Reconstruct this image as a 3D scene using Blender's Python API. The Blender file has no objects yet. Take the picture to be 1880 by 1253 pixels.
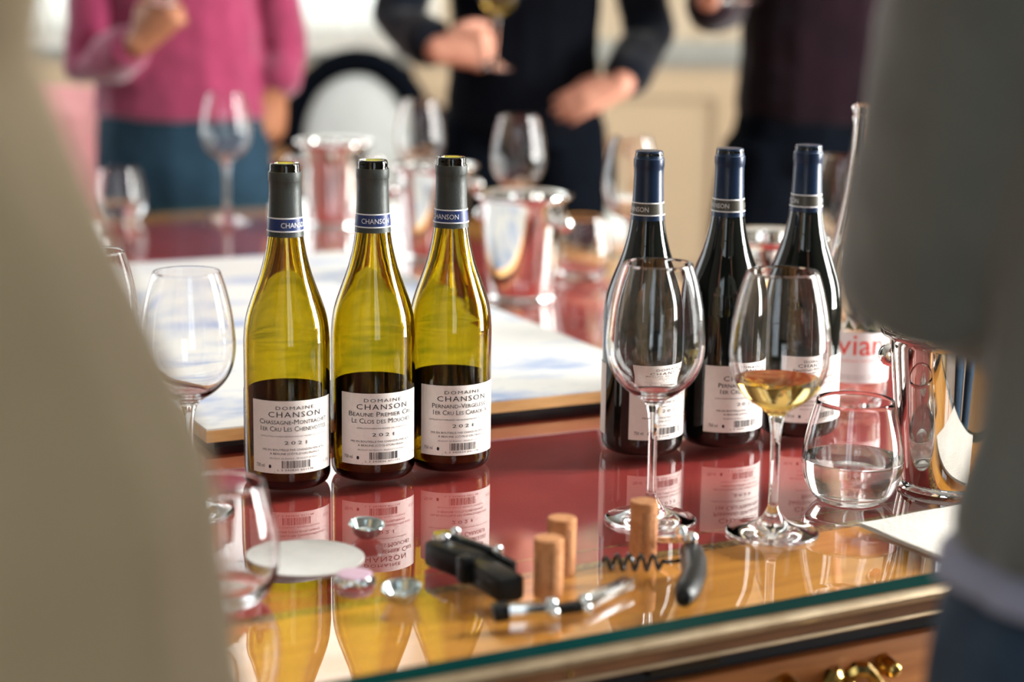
import bpy, bmesh, math, random
from mathutils import Vector, Matrix, noise
random.seed(7)
sc = bpy.context.scene
C = sc.collection
PI = math.pi
R = math.radians
TZ = 0.76                                   # height of the glass top above the floor

# ------------------------------------------------------------------ camera, world, exposure, window light
F_PX, PITCH, ROLL, CAM_H = 3523.9, 0.2019, 0.01396, 0.4936
cp, sp = math.cos(PITCH), math.sin(PITCH)
fw, up0, rt0 = Vector((0, cp, -sp)), Vector((0, sp, cp)), Vector((1, 0, 0))
rv = rt0*math.cos(ROLL) + up0*math.sin(ROLL)
uv = -rt0*math.sin(ROLL) + up0*math.cos(ROLL)
CAM = Vector((0, 0, TZ + CAM_H))
cd = bpy.data.cameras.new('camera')
cam = bpy.data.objects.new('camera', cd)
C.objects.link(cam)
cd.sensor_width = 36
cd.lens = F_PX*36/1880
cd.clip_start = 0.05
cd.dof.use_dof = True
cd.dof.focus_distance = 1.80
cd.dof.aperture_fstop = 2.6
m3 = Matrix((rv, uv, -fw)).transposed()
cam.matrix_world = Matrix.Translation(CAM) @ m3.to_4x4()
sc.camera = cam

def ray(x, y):
    return fw + rv*((x-940)/F_PX) + uv*((626.5-y)/F_PX)
def on_z(x, y, z=0.0):                       # pixel -> point on the plane z above the table top
    d = ray(x, y); return CAM + d*((z-CAM_H)/d.z)
def on_y(x, y, Y):                           # pixel -> point at depth Y
    d = ray(x, y); return CAM + d*(Y/d.y)

sc.view_settings.view_transform = 'Standard'
sc.view_settings.look = 'None'
sc.view_settings.gamma = 1
sc.view_settings.use_curve_mapping = False
sc.view_settings.exposure = 0.05
w = bpy.data.worlds.new('world'); sc.world = w; w.use_nodes = True
bgn = w.node_tree.nodes['Background']
bgn.inputs[0].default_value = (0.80, 0.90, 1.0, 1); bgn.inputs[1].default_value = 1.0
cy = sc.cycles
cy.max_bounces = 16; cy.diffuse_bounces = 4; cy.glossy_bounces = 6; cy.transmission_bounces = 16; cy.transparent_max_bounces = 24
cy.sample_clamp_indirect = 6.0
cy.caustics_reflective = True; cy.caustics_refractive = True

def area(name, loc, size, rot, power, col):
    l = bpy.data.lights.new(name, 'AREA'); l.shape = 'RECTANGLE'; l.size, l.size_y = size
    l.energy = power; l.color = col
    o = bpy.data.objects.new(name, l); C.objects.link(o); o.location = loc; o.rotation_euler = rot
    return o
RX0, RX1, RY0, RY1, RZ = -2.7, 3.0, -2.4, 6.5, 4.3      # the room
WIN = {'right': [(1.85, 2.85), (3.9, 5.2)], 'left': [(3.6, 5.6)], 'back': [(-1.9, -0.6), (0.5, 1.8)], 'far': [(-1.85, -0.30)]}
WZ0, WZ1 = 0.45, 3.75
for a, b in WIN['right']:
    area('window_light', (RX1+0.16, (a+b)/2, (WZ0+WZ1)/2), (WZ1-WZ0, b-a), (0, R(90), 0), 680 if a < 3 else 170, (1.0, 0.97, 0.93))
for a, b in WIN['left']:
    area('window_light', (RX0-0.16, (a+b)/2, (WZ0+WZ1)/2), (WZ1-WZ0, b-a), (0, R(-90), 0), 60, (0.95, 0.98, 1.0))
for a, b in WIN['back']:
    area('window_light', ((a+b)/2, RY0-0.16, (WZ0+WZ1)/2), (b-a, WZ1-WZ0), (R(90), 0, 0), 34, (0.84, 0.93, 1.0))

for a, b in WIN['far']:
    area('window_light', ((a+b)/2, RY1+0.2, (0.96+WZ1)/2), (b-a, WZ1-0.96), (R(-90), 0, 0), 72, (0.95, 0.99, 1.0))

# ------------------------------------------------------------------ materials
MATS = {}
def mat(name, col, rough=0.5, metal=0.0, col2=None, scale=30, bump=0.0, bscale=None, spec=0.5, sheen=0.0, coat=0.0, stretch=None, detail=4, emit=None):
    if name in MATS: return MATS[name]
    m = bpy.data.materials.new(name); m.use_nodes = True
    nt = m.node_tree; b = nt.nodes['Principled BSDF']
    b.inputs['Base Color'].default_value = (*col, 1); b.inputs['Roughness'].default_value = rough
    b.inputs['Metallic'].default_value = metal; b.inputs['Specular IOR Level'].default_value = spec
    b.inputs['Sheen Weight'].default_value = sheen; b.inputs['Coat Weight'].default_value = coat
    tc = nt.nodes.new('ShaderNodeTexCoord'); mp = nt.nodes.new('ShaderNodeMapping')
    nt.links.new(tc.outputs['Object'], mp.inputs[0])
    if stretch: mp.inputs['Scale'].default_value = stretch
    if col2 is None: col2 = tuple(c*0.9 for c in col)
    n = nt.nodes.new('ShaderNodeTexNoise'); n.inputs['Scale'].default_value = scale; n.inputs['Detail'].default_value = detail
    nt.links.new(mp.outputs[0], n.inputs['Vector'])
    cr = nt.nodes.new('ShaderNodeValToRGB')
    cr.color_ramp.elements[0].position = 0.35; cr.color_ramp.elements[1].position = 0.65
    cr.color_ramp.elements[0].color = (*col, 1); cr.color_ramp.elements[1].color = (*col2, 1)
    nt.links.new(n.outputs[0], cr.inputs[0]); nt.links.new(cr.outputs[0], b.inputs['Base Color'])
    if bump:
        n2 = nt.nodes.new('ShaderNodeTexNoise'); n2.inputs['Scale'].default_value = bscale or scale*4
        nt.links.new(mp.outputs[0], n2.inputs['Vector'])
        bp = nt.nodes.new('ShaderNodeBump'); bp.inputs['Strength'].default_value = bump; bp.inputs['Distance'].default_value = 0.002
        nt.links.new(n2.outputs[0], bp.inputs['Height']); nt.links.new(bp.outputs[0], b.inputs['Normal'])
    MATS[name] = m
    return m
def glass(name, col=(1, 1, 1), ior=1.47, rough=0.0):
    if name in MATS: return MATS[name]
    m = bpy.data.materials.new(name); m.use_nodes = True; nt = m.node_tree; nt.nodes.clear()
    o = nt.nodes.new('ShaderNodeOutputMaterial'); g = nt.nodes.new('ShaderNodeBsdfGlass')
    g.inputs['Color'].default_value = (*col, 1); g.inputs['IOR'].default_value = ior; g.inputs['Roughness'].default_value = rough
    nt.links.new(g.outputs[0], o.inputs[0]); MATS[name] = m
    return m
def sheet_glass(name, tint=(0.95, 0.98, 0.965), both=False):         # flat panes: Schlick reflection over a clear sheet
    if name in MATS: return MATS[name]
    m = bpy.data.materials.new(name); m.use_nodes = True; nt = m.node_tree; nt.nodes.clear(); N = nt.nodes.new; L = nt.links.new
    o = N('ShaderNodeOutputMaterial'); g = N('ShaderNodeBsdfGlossy'); t = N('ShaderNodeBsdfTransparent'); mx = N('ShaderNodeMixShader')
    g.inputs['Roughness'].default_value = 0.0; g.inputs['Color'].default_value = (1, 1, 1, 1); t.inputs['Color'].default_value = (*tint, 1)
    geo = N('ShaderNodeNewGeometry'); dp = N('ShaderNodeVectorMath'); dp.operation = 'DOT_PRODUCT'
    L(geo.outputs['Normal'], dp.inputs[0]); L(geo.outputs['Incoming'], dp.inputs[1])
    def M(op, a, b=None):
        n = N('ShaderNodeMath'); n.operation = op
        for i, v in enumerate((a, b)):
            if v is None: continue
            if isinstance(v, (int, float)): n.inputs[i].default_value = v
            else: L(v, n.inputs[i])
        return n.outputs[0]
    c = M('ABSOLUTE', dp.outputs['Value']); k = M('POWER', M('SUBTRACT', 1.0, c), 5.0)
    fr_ = M('ADD', 0.04, M('MULTIPLY', k, 0.96))
    if both: fr_ = M('DIVIDE', M('MULTIPLY', fr_, 1.85), M('ADD', fr_, 1.0))       # upper and lower surface together
    L(fr_, mx.inputs[0]); L(t.outputs[0], mx.inputs[1]); L(g.outputs[0], mx.inputs[2]); L(mx.outputs[0], o.inputs[0])
    MATS[name] = m
    return m
CLEAR = glass('clear_glass', (1, 1, 1), 1.47)
OLIVE = glass('olive_bottle_glass', (1, 1, 1), 1.5)
_va = OLIVE.node_tree.nodes.new('ShaderNodeVolumeAbsorption'); _va.inputs['Color'].default_value = (0.835, 0.772, 0.02, 1); _va.inputs['Density'].default_value = 760
OLIVE.node_tree.links.new(_va.outputs[0], OLIVE.node_tree.nodes['Material Output'].inputs['Volume'])
WATER = glass('water', (1, 1, 1), 1.333)
WINE = glass('white_wine', (0.985, 0.875, 0.56), 1.34)
SHEET = sheet_glass('table_sheet_glass', both=True)
UNDER = bpy.data.materials.new('sheet_underside'); UNDER.use_nodes = True; UNDER.node_tree.nodes.clear()
_t = UNDER.node_tree.nodes.new('ShaderNodeBsdfTransparent'); _o = UNDER.node_tree.nodes.new('ShaderNodeOutputMaterial'); UNDER.node_tree.links.new(_t.outputs[0], _o.inputs[0])
PANE = sheet_glass('window_pane_glass', (0.98, 0.99, 0.99))
DARKGLASS = mat('dark_bottle_glass', (0.0035, 0.006, 0.005), 0.03, col2=(0.005, 0.005, 0.004), spec=0.6)
PAPER = mat('label_paper', (0.86, 0.82, 0.78), 0.6, col2=(0.83, 0.79, 0.75), scale=200)
PAPERBACK = mat('label_back', (0.01, 0.014, 0.012), 0.7)
INK = mat('label_ink', (0.012, 0.012, 0.015), 0.6)
INKG = mat('label_ink_grey', (0.22, 0.22, 0.22), 0.6)
INKW = mat('capsule_white_print', (0.85, 0.86, 0.88), 0.5)
CAPGREY = mat('capsule_grey', (0.042, 0.05, 0.047), 0.45, 0.2, col2=(0.034, 0.041, 0.038), scale=60, bump=0.12, bscale=300)
CAPBLUE = mat('capsule_navy', (0.0018, 0.020, 0.062), 0.3, 0.1, col2=(0.0015, 0.016, 0.052), scale=60)
BANDBLUE = mat('band_blue', (0.005, 0.024, 0.13), 0.4)
BANDTAUPE = mat('band_taupe', (0.06, 0.056, 0.042), 0.4)
WOOD = mat('honey_wood', (0.72, 0.305, 0.045), 0.42, col2=(0.56, 0.215, 0.028), scale=6, stretch=(1.2, 14, 8), detail=8)
WOODY = mat('honey_wood_cross', (0.72, 0.305, 0.045), 0.42, col2=(0.56, 0.215, 0.028), scale=6, stretch=(14, 1.2, 8), detail=8)
WOODD = mat('dark_wood', (0.16, 0.065, 0.025), 0.4, col2=(0.10, 0.04, 0.015), scale=8, stretch=(2, 14, 14))
WOODF = mat('drawer_wood', (0.42, 0.16, 0.045), 0.4, col2=(0.31, 0.105, 0.025), scale=7, stretch=(1.5, 14, 14))
LEATHER = mat('red_leather', (0.43, 0.052, 0.045), 0.55, col2=(0.36, 0.038, 0.036), spec=.2, scale=9, bump=0.15, bscale=500)
GOLD = mat('gold_tooling', (0.48, 0.29, 0.08), 0.45, 0.3, col2=(0.10, 0.035, 0.015), scale=190)
BRONZE = mat('gilt_bronze', (0.44, 0.35, 0.235), 0.36, 0.85, col2=(0.30, 0.225, 0.14), scale=25)
BRASS = mat('brass', (0.62, 0.42, 0.13), 0.22, 1.0, col2=(0.35, 0.22, 0.06), scale=60)
TEAL = mat('glass_edge', (0.004, 0.045, 0.045), 0.12, col2=(0.006, 0.06, 0.055), scale=5)
GAPSHADE = mat('gap_shade', (0.008, 0.009, 0.012), 0.5)  # near-black colour stands for the shade in recesses under desk top and board
CHROME = mat('polished_steel', (0.90, 0.89, 0.87), 0.04, 1.0, col2=(0.87, 0.86, 0.84), scale=12)
STEEL = mat('steel', (0.75, 0.77, 0.78), 0.16, 1.0, col2=(0.68, 0.70, 0.71), scale=80)
CAPMET = mat('cap_tin', (0.62, 0.70, 0.69), 0.22, 1.0, col2=(0.52, 0.60, 0.60), scale=60)
BLACKPL = mat('black_plastic', (0.004, 0.005, 0.0055), 0.32, col2=(0.006, 0.007, 0.0075), spec=.22)
DARKSTEEL = mat('dark_steel', (0.05, 0.055, 0.06), 0.25, 0.9)
CORK = mat('cork', (0.58, 0.28, 0.13), 0.85, col2=(0.44, 0.19, 0.08), spec=.2, scale=140, bump=0.5, bscale=500)
CORKINK = mat('cork_stamp', (0.22, 0.10, 0.05), 0.8)
PINKCAP = mat('pink_enamel', (0.72, 0.50, 0.66), 0.35)
CARD = mat('white_card', (0.80, 0.79, 0.76), 0.8)
NAPKIN = mat('napkin_paper', (0.66, 0.63, 0.585), 0.9, col2=(0.62, 0.59, 0.545), scale=60, bump=0.4, bscale=220)
PALEWOOD = mat('board_wood', (0.72, 0.42, 0.17), 0.5, col2=(0.62, 0.34, 0.12), scale=20, stretch=(1, 10, 10))
SKIN = mat('skin', (0.58, 0.27, 0.185), 0.5, col2=(0.50, 0.21, 0.14), scale=25, bump=0.1, bscale=300)
SKIN2 = mat('skin_tan', (0.36, 0.15, 0.075), 0.5, col2=(0.30, 0.115, 0.055), scale=25, bump=0.1, bscale=300)
HAIRB = mat('hair_brown', (0.05, 0.025, 0.012), 0.6, col2=(0.025, 0.012, 0.006), scale=60, stretch=(1, 1, 0.15), bump=0.5)
HAIRG = mat('hair_grey', (0.28, 0.26, 0.24), 0.6, col2=(0.18, 0.17, 0.16), scale=60, stretch=(1, 1, 0.15), bump=0.5)
EYEW = mat('eye_white', (0.8, 0.78, 0.75), 0.2)
EYED = mat('eye_dark', (0.03, 0.02, 0.015), 0.15)
LIP = mat('lip', (0.42, 0.13, 0.11), 0.5)
PINK = mat('pink_knit', (0.27, 0.028, 0.085), 0.9, col2=(0.21, 0.02, 0.064), spec=.2, scale=14, bump=0.5, bscale=260, sheen=0.5)
PALEPINK = mat('pale_pink_cloth', (0.75, 0.36, 0.36), 0.9, col2=(0.68, 0.29, 0.30), scale=12, bump=0.3)
DENIM = mat('denim', (0.015, 0.042, 0.07), 0.85, col2=(0.010, 0.031, 0.052), spec=.2, scale=20, bump=0.5, bscale=700)
DENIMB = mat('denim_dark', (0.012, 0.035, 0.07), 0.85, col2=(0.008, 0.024, 0.05), scale=20, bump=0.5, bscale=700)
BLACKTR = mat('black_trousers', (0.003, 0.0045, 0.008), 0.85, col2=(0.0025, 0.0035, 0.006), bump=0.3, spec=0.03)
NAVY = mat('navy_shirt', (0.0035, 0.0055, 0.011), 0.75, col2=(0.003, 0.0045, 0.009), scale=10, bump=0.2, sheen=0.2, spec=0.03)
VESTM = mat('black_vest', (0.004, 0.0048, 0.008), 0.7, col2=(0.003, 0.0038, 0.0065), scale=8, bump=0.2, spec=0.03)
MAROON = mat('dark_maroon_knit', (0.010, 0.003, 0.006), 0.9, col2=(0.007, 0.0025, 0.005), scale=12, bump=0.4, bscale=250, sheen=0.15, spec=0.03)
BEIGE = mat('beige_wool', (0.43, 0.335, 0.205), 0.95, col2=(0.43, 0.335, 0.20), scale=10, bump=0.4, bscale=300, sheen=0.25)
GREYK = mat('grey_knit', (0.10, 0.103, 0.09), 0.95, col2=(0.08, 0.083, 0.073), scale=16, bump=0.5, bscale=240, sheen=0.25)
SHOE = mat('shoe_leather', (0.02, 0.015, 0.012), 0.4)
WHITEUP = mat('white_upholstery', (0.72, 0.76, 0.74), 0.85, col2=(0.67, 0.71, 0.69), scale=40, bump=0.3)
CHAIRW = mat('chair_wood', (0.50, 0.26, 0.12), 0.4, col2=(0.40, 0.19, 0.08), scale=12, stretch=(3, 3, 1))
WHITEP = mat('white_paint', (0.74, 0.73, 0.68), 0.5, col2=(0.71, 0.70, 0.65), scale=4)
CREAM = mat('cream_panelling', (0.52, 0.40, 0.265), 0.5, col2=(0.49, 0.375, 0.245), scale=3)
REARP = mat('dark_green_panelling', (0.05, 0.065, 0.06), 0.5, col2=(0.04, 0.052, 0.048), scale=3)
SIDEP = mat('taupe_panelling', (0.16, 0.15, 0.13), 0.5, col2=(0.14, 0.13, 0.11), scale=3)
CEIL = mat('ceiling_plaster', (0.42, 0.41, 0.39), 0.9, scale=4)
SILL = mat('dado_grey', (0.33, 0.34, 0.31), 0.5)
CURT = mat('sheer_curtain', (0.80, 0.79, 0.74), 0.9, scale=20)

def board_mat():
    m = bpy.data.materials.new('printed_map'); m.use_nodes = True; nt = m.node_tree; N = nt.nodes.new; L = nt.links.new
    b = nt.nodes['Principled BSDF']; b.inputs['Roughness'].default_value = 0.45
    tc = N('ShaderNodeTexCoord'); mp = N('ShaderNodeMapping'); L(tc.outputs['Object'], mp.inputs[0]); mp.inputs['Scale'].default_value = (1, 2.2, 1)
    n1 = N('ShaderNodeTexNoise'); n1.inputs['Scale'].default_value = 5.0; n1.inputs['Detail'].default_value = 7; n1.inputs['Roughness'].default_value = 0.62
    n2 = N('ShaderNodeTexNoise'); n2.inputs['Scale'].default_value = 26; n2.inputs['Detail'].default_value = 5
    L(mp.outputs[0], n1.inputs['Vector']); L(mp.outputs[0], n2.inputs['Vector'])
    r1 = N('ShaderNodeValToRGB'); r1.color_ramp.elements[0].position = 0.47; r1.color_ramp.elements[1].position = 0.66
    r1.color_ramp.elements[0].color = (0.70, 0.70, 0.675, 1); r1.color_ramp.elements[1].color = (0.20, 0.31, 0.56, 1)
    r2 = N('ShaderNodeValToRGB'); r2.color_ramp.elements[0].position = 0.60; r2.color_ramp.elements[1].position = 0.72
    r2.color_ramp.elements[0].color = (1, 1, 1, 1); r2.color_ramp.elements[1].color = (0.72, 0.78, 0.88, 1)
    mx = N('ShaderNodeMix'); mx.data_type = 'RGBA'; mx.blend_type = 'MULTIPLY'; mx.inputs[0].default_value = 1
    L(n1.outputs[0], r1.inputs[0]); L(n2.outputs[0], r2.inputs[0]); L(r1.outputs[0], mx.inputs[6]); L(r2.outputs[0], mx.inputs[7]); L(mx.outputs[2], b.inputs['Base Color'])
    return m
MAPM = board_mat()
def stripe_mat():
    m = bpy.data.materials.new('striped_wallpaper'); m.use_nodes = True; nt = m.node_tree; N = nt.nodes.new; L = nt.links.new
    b = nt.nodes['Principled BSDF']; b.inputs['Roughness'].default_value = 0.7
    tc = N('ShaderNodeTexCoord'); wv = N('ShaderNodeTexWave'); wv.wave_type = 'BANDS'; wv.bands_direction = 'X'; wv.inputs['Scale'].default_value = 3.4
    wv.inputs['Distortion'].default_value = 0; L(tc.outputs['Object'], wv.inputs['Vector'])
    r = N('ShaderNodeValToRGB'); r.color_ramp.elements[0].position = 0.45; r.color_ramp.elements[1].position = 0.55
    r.color_ramp.elements[0].color = (0.56, 0.46, 0.33, 1); r.color_ramp.elements[1].color = (0.47, 0.37, 0.25, 1)
    L(wv.outputs['Fac'], r.inputs[0]); L(r.outputs[0], b.inputs['Base Color'])
    return m
STRIPE = stripe_mat()

# ------------------------------------------------------------------ object helpers
def tag(o, label, cat, group=None):
    o['label'] = label; o['category'] = cat
    if group: o['group'] = group
    return o
def empty(name, loc=(0, 0, 0), rot=(0, 0, 0), label=None, cat=None, group=None):
    o = bpy.data.objects.new(name, None); C.objects.link(o); o.location = loc; o.rotation_euler = rot
    o.empty_display_size = 0.05
    if label: tag(o, label, cat, group)
    return o
def link(name, me, parent=None, loc=None, rot=None, label=None):
    o = bpy.data.objects.new(name, me); C.objects.link(o)
    if parent: o.parent = parent
    if loc is not None: o.location = loc
    if rot is not None: o.rotation_euler = rot
    if label: o['label'] = label
    return o
def mesh_of(name, bm, mats, smooth=35):
    me = bpy.data.meshes.new(name); bm.to_mesh(me); bm.free()
    for m in (mats if isinstance(mats, (list, tuple)) else [mats]): me.materials.append(m)
    if smooth:
        me.polygons.foreach_set('use_smooth', [True]*len(me.polygons))
        me.set_sharp_from_angle(angle=R(smooth))
    return me
def obj(name, bm, mats, parent=None, loc=None, rot=None, smooth=35, label=None):
    return link(name, mesh_of(name, bm, mats, smooth), parent, loc, rot, label)
def struct(name, bm, mats, smooth=None):
    o = obj(name, bm, mats, smooth=smooth); o['kind'] = 'structure'; return o
def bx(bm, a, b, mi=0):
    x0, y0, z0 = a; x1, y1, z1 = b
    v = [bm.verts.new(p) for p in ((x0,y0,z0),(x1,y0,z0),(x1,y1,z0),(x0,y1,z0),(x0,y0,z1),(x1,y0,z1),(x1,y1,z1),(x0,y1,z1))]
    fs = [bm.faces.new([v[i] for i in q]) for q in ((3,2,1,0),(4,5,6,7),(0,1,5,4),(1,2,6,5),(2,3,7,6),(3,0,4,7))]
    for f_ in fs: f_.material_index = mi
    return fs
def box(name, a, b, m, parent=None, bev=0.0, loc=None, rot=None, label=None):
    bm = bmesh.new(); bx(bm, a, b)
    if bev: bmesh.ops.bevel(bm, geom=bm.edges[:], offset=bev, segments=2, affect='EDGES', profile=0.5)
    return obj(name, bm, m, parent, loc, rot, 35 if bev else None, label)
def lathe(bm, prof, seg=48, close=False, mi=0):
    """revolve (r, z) points; r == 0 makes a pole"""
    rings = []
    for r, z in prof:
        if r < 1e-6: rings.append([bm.verts.new((0, 0, z))])
        else: rings.append([bm.verts.new((r*math.cos(2*PI*i/seg), r*math.sin(2*PI*i/seg), z)) for i in range(seg)])
    pairs = list(zip(rings, rings[1:]))
    if close: pairs.append((rings[-1], rings[0]))
    for A, B in pairs:
        for i in range(seg):
            j = (i+1) % seg
            q = [A[i % len(A)], A[j % len(A)], B[j % len(B)], B[i % len(B)]]
            q = list(dict.fromkeys(q))
            if len(q) > 2: bm.faces.new(q).material_index = mi
    return rings
def cr(pts, n=5):
    """Catmull-Rom through 2D/3D points"""
    P = [Vector(p) for p in pts]; out = []
    for i in range(len(P)-1):
        p0, p1, p2 = P[max(i-1, 0)], P[i], P[i+1]; p3 = P[min(i+2, len(P)-1)]
        for k in range(n):
            t = k/n
            out.append(0.5*((2*p1)+(p2-p0)*t+(2*p0-5*p1+4*p2-p3)*t*t+(3*p1-p0-3*p2+p3)*t**3))
    out.append(P[-1]); return out
def crp(pts, n=5): return [(max(p[0], 0.0), p[1]) for p in cr(pts, n)]
def tube(bm, pts, seg=12, ref=None, caps=True):
    """pts: (pos, rx, ry); rings across the path, rounded ends"""
    P = [(Vector(p[0]), p[1], p[2] if len(p) > 2 else p[1]) for p in pts]
    if caps:
        t0 = (P[0][0]-P[1][0]).normalized(); t1 = (P[-1][0]-P[-2][0]).normalized()
        a, b = P[0], P[-1]; ra, rb = [r_ if r_ < .075 else .02 for r_ in (min(a[1], a[2]), min(b[1], b[2]))]
        P = [(a[0]+t0*ra*0.62, a[1]*0.3, a[2]*0.3), (a[0]+t0*ra*0.42, a[1]*0.72, a[2]*0.72)] + P + [(b[0]+t1*rb*0.42, b[1]*0.72, b[2]*0.72), (b[0]+t1*rb*0.62, b[1]*0.3, b[2]*0.3)]
    prev = None; rings = []; side = None
    for i, (p, rx, ry) in enumerate(P):
        t = (P[min(i+1, len(P)-1)][0]-P[max(i-1, 0)][0]).normalized()
        if side is None:
            rf = Vector(ref) if ref else (Vector((1, 0, 0)) if abs(t.x) < 0.8 else Vector((0, 1, 0)))
            side = (rf - t*rf.dot(t)).normalized()
        else:
            side = (side - t*side.dot(t)).normalized()
        q = t.cross(side)
        rings.append([bm.verts.new(p + side*(rx*math.cos(2*PI*k/seg)) + q*(ry*math.sin(2*PI*k/seg))) for k in range(seg)])
    for A, B in zip(rings, rings[1:]):
        for i in range(seg):
            j = (i+1) % seg; bm.faces.new((A[i], A[j], B[j], B[i]))
    bm.faces.new(rings[0][::-1]); bm.faces.new(rings[-1])
    return rings
def blob(name, chains, m, parent, voxel=0.008, smooth=6, fold=0.0, fsize=0.12, label=None, seg=16):
    bm = bmesh.new()
    for ch in chains:
        ref = None
        if isinstance(ch, tuple): ch, ref = ch
        tube(bm, ch, seg, ref)
    bmesh.ops.recalc_face_normals(bm, faces=bm.faces[:])
    o = obj(name, bm, m, parent, smooth=None, label=label)
    r = o.modifiers.new('remesh', 'REMESH'); r.mode = 'VOXEL'; r.voxel_size = voxel; r.use_smooth_shade = True
    s = o.modifiers.new('smooth', 'SMOOTH'); s.iterations = smooth; s.factor = 0.5
    if fold:
        tx = bpy.data.textures.new(name+'_fold', 'CLOUDS'); tx.noise_scale = fsize; tx.noise_depth = 2
        d = o.modifiers.new('fold', 'DISPLACE'); d.texture = tx; d.strength = fold; d.mid_level = 0.5
    return o
def copy_tree(o, parent=None):
    c = o.copy(); C.objects.link(c); c.parent = parent
    for ch in list(o.children): copy_tree(ch, c)
    return c

# ------------------------------------------------------------------ lettering
TXT = {}
def prep(strings):                                  # (string, small caps, spacing) -> 2D mesh data of unit height
    obs = []
    for s, small, spc in strings:
        if (s, small, spc) in TXT: continue
        cu = bpy.data.curves.new('t', 'FONT'); cu.body = s; cu.size = 1; cu.align_x = 'CENTER'; cu.resolution_u = 2; cu.fill_mode = 'FRONT'
        cu.space_character = spc; cu.offset = 0.0; cu.small_caps_scale = 0.78
        if small:
            for i, chh in enumerate(s):
                cu.body_format[i].use_small_caps = True
        o = bpy.data.objects.new('t', cu); C.objects.link(o); obs.append(((s, small, spc), o, cu))
    dg = bpy.context.evaluated_depsgraph_get(); dg.update()
    for k, o, cu in obs:
        me = o.evaluated_get(dg).to_mesh()
        TXT[k] = ([tuple(v.co[:2]) for v in me.vertices], [tuple(p.vertices) for p in me.polygons])
        o.evaluated_get(dg).to_mesh_clear()
    for k, o, cu in obs:
        bpy.data.objects.remove(o); bpy.data.curves.remove(cu)
def put_text(bm, s, fmap, size, cx, cyy, width=None, small=False, spc=1.0, mi=0):
    V, Fc = TXT[(s, small, spc)]
    if not V: return
    xs = [v[0] for v in V]; x0, x1 = min(xs), max(xs)
    sx = (width/(x1-x0)) if width else size
    vs = [bm.verts.new(fmap(cx + (v[0]-(x0+x1)/2)*sx, cyy + v[1]*size)) for v in V]
    for f_ in Fc:
        try: bm.faces.new([vs[i] for i in f_]).material_index = mi
        except ValueError: pass
MIS1, MIS2 = 'MIS EN BOUTEILLE PAR CHANSON PÈRE & FILS', 'À BEAUNE (CÔTE-D\'OR) FRANCE'
PROD = 'PRODUIT DE FRANCE - PRODUCT OF FRANCE'
LABELS = [
    dict(n=['Chassagne-Montrachet', '1er Cru Les Chenevottes'], w=[68, 66], app='APPELLATION CHASSAGNE-MONTRACHET PREMIER CRU CONTRÔLÉE', y='2021', bar='L 3 342835 651178'),
    dict(n=['Beaune Premier Cru', 'Le Clos des Mouches'], w=[66, 60], app='APPELLATION BEAUNE PREMIER CRU CONTRÔLÉE', y='2021', bar='L 3 342836 471172'),
    dict(n=['Pernand-Vergelesses', '1er Cru Les Caradeux'], w=[60, 58], app='APPELLATION PERNAND-VERGELESSES PREMIER CRU CONTRÔLÉE', y='2021', bar='L 3 342834 041178'),
    dict(n=['Beaune Premier Cru', 'Clos des Fèves', 'Monopole'], w=[60, 44, 28], app='APPELLATION BEAUNE PREMIER CRU CONTRÔLÉE', y='2020', bar='L 3 342812 471178'),
    dict(n=['Pernand-Vergelesses', '1er Cru Vergelesses'], w=[60, 56], app='APPELLATION PERNAND-VERGELESSES PREMIER CRU CONTRÔLÉE', y='2020', bar='L 3 342811 041178'),
    dict(n=['Santenay Premier Cru', 'Beauregard'], w=[62, 36], app='APPELLATION SANTENAY PREMIER CRU CONTRÔLÉE', y='2020', bar='L 3 342816 111178')]
need = [('DOMAINE', False, 1.25), ('CHANSON', False, 1.2), ('CHANSON', False, 1.0), (MIS1, False, 1.0), (MIS2, False, 1.0), (PROD, False, 1.0), ('750 ml', False, 1.0), ('Alc.13%vol', False, 1.0),
        ('evian', False, 1.0), ('EAU MINÉRALE NATURELLE', False, 1.1), ('EAU MINÉRALE NATURELLE DES ALPES - SOURCE CACHAT', False, 1.0), ('BOURGOGNE', False, 1.0)]
for l in LABELS:
    need += [(n, True, 1.0) for n in l['n']] + [(l['app'], False, 1.0), (l['y'], False, 1.4), (l['bar'], False, 1.0)]
prep(need)

def wrap(Rad, ph0, off=0.0004):
    def fm(x, z):
        a = ph0 + x/Rad
        return ((Rad+off)*math.sin(a), -(Rad+off)*math.cos(a), z)
    return fm
def patch(bm, Rad, a0, a1, z0, z1, off, thick=0.00025, n=24, mi_in=0):
    """curved sheet with thickness on a cylinder; angles 0 = towards local -Y"""
    g = []
    for r in (Rad+off, Rad+off-thick):
        g.append([[bm.verts.new((r*math.sin(a0+(a1-a0)*i/n), -r*math.cos(a0+(a1-a0)*i/n), z)) for i in range(n+1)] for z in (z0, z1)])
    o, i_ = g
    for k in range(n):
        bm.faces.new((o[0][k], o[0][k+1], o[1][k+1], o[1][k]))
        bm.faces.new((i_[0][k+1], i_[0][k], i_[1][k], i_[1][k+1])).material_index = mi_in
        bm.faces.new((o[0][k+1], o[0][k], i_[0][k], i_[0][k+1])); bm.faces.new((o[1][k], o[1][k+1], i_[1][k+1], i_[1][k]))
    for k in (0, n):
        bm.faces.new((o[0][k], o[1][k], i_[1][k], i_[0][k]) if k == 0 else (o[1][k], o[0][k], i_[0][k], i_[1][k]))

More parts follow.
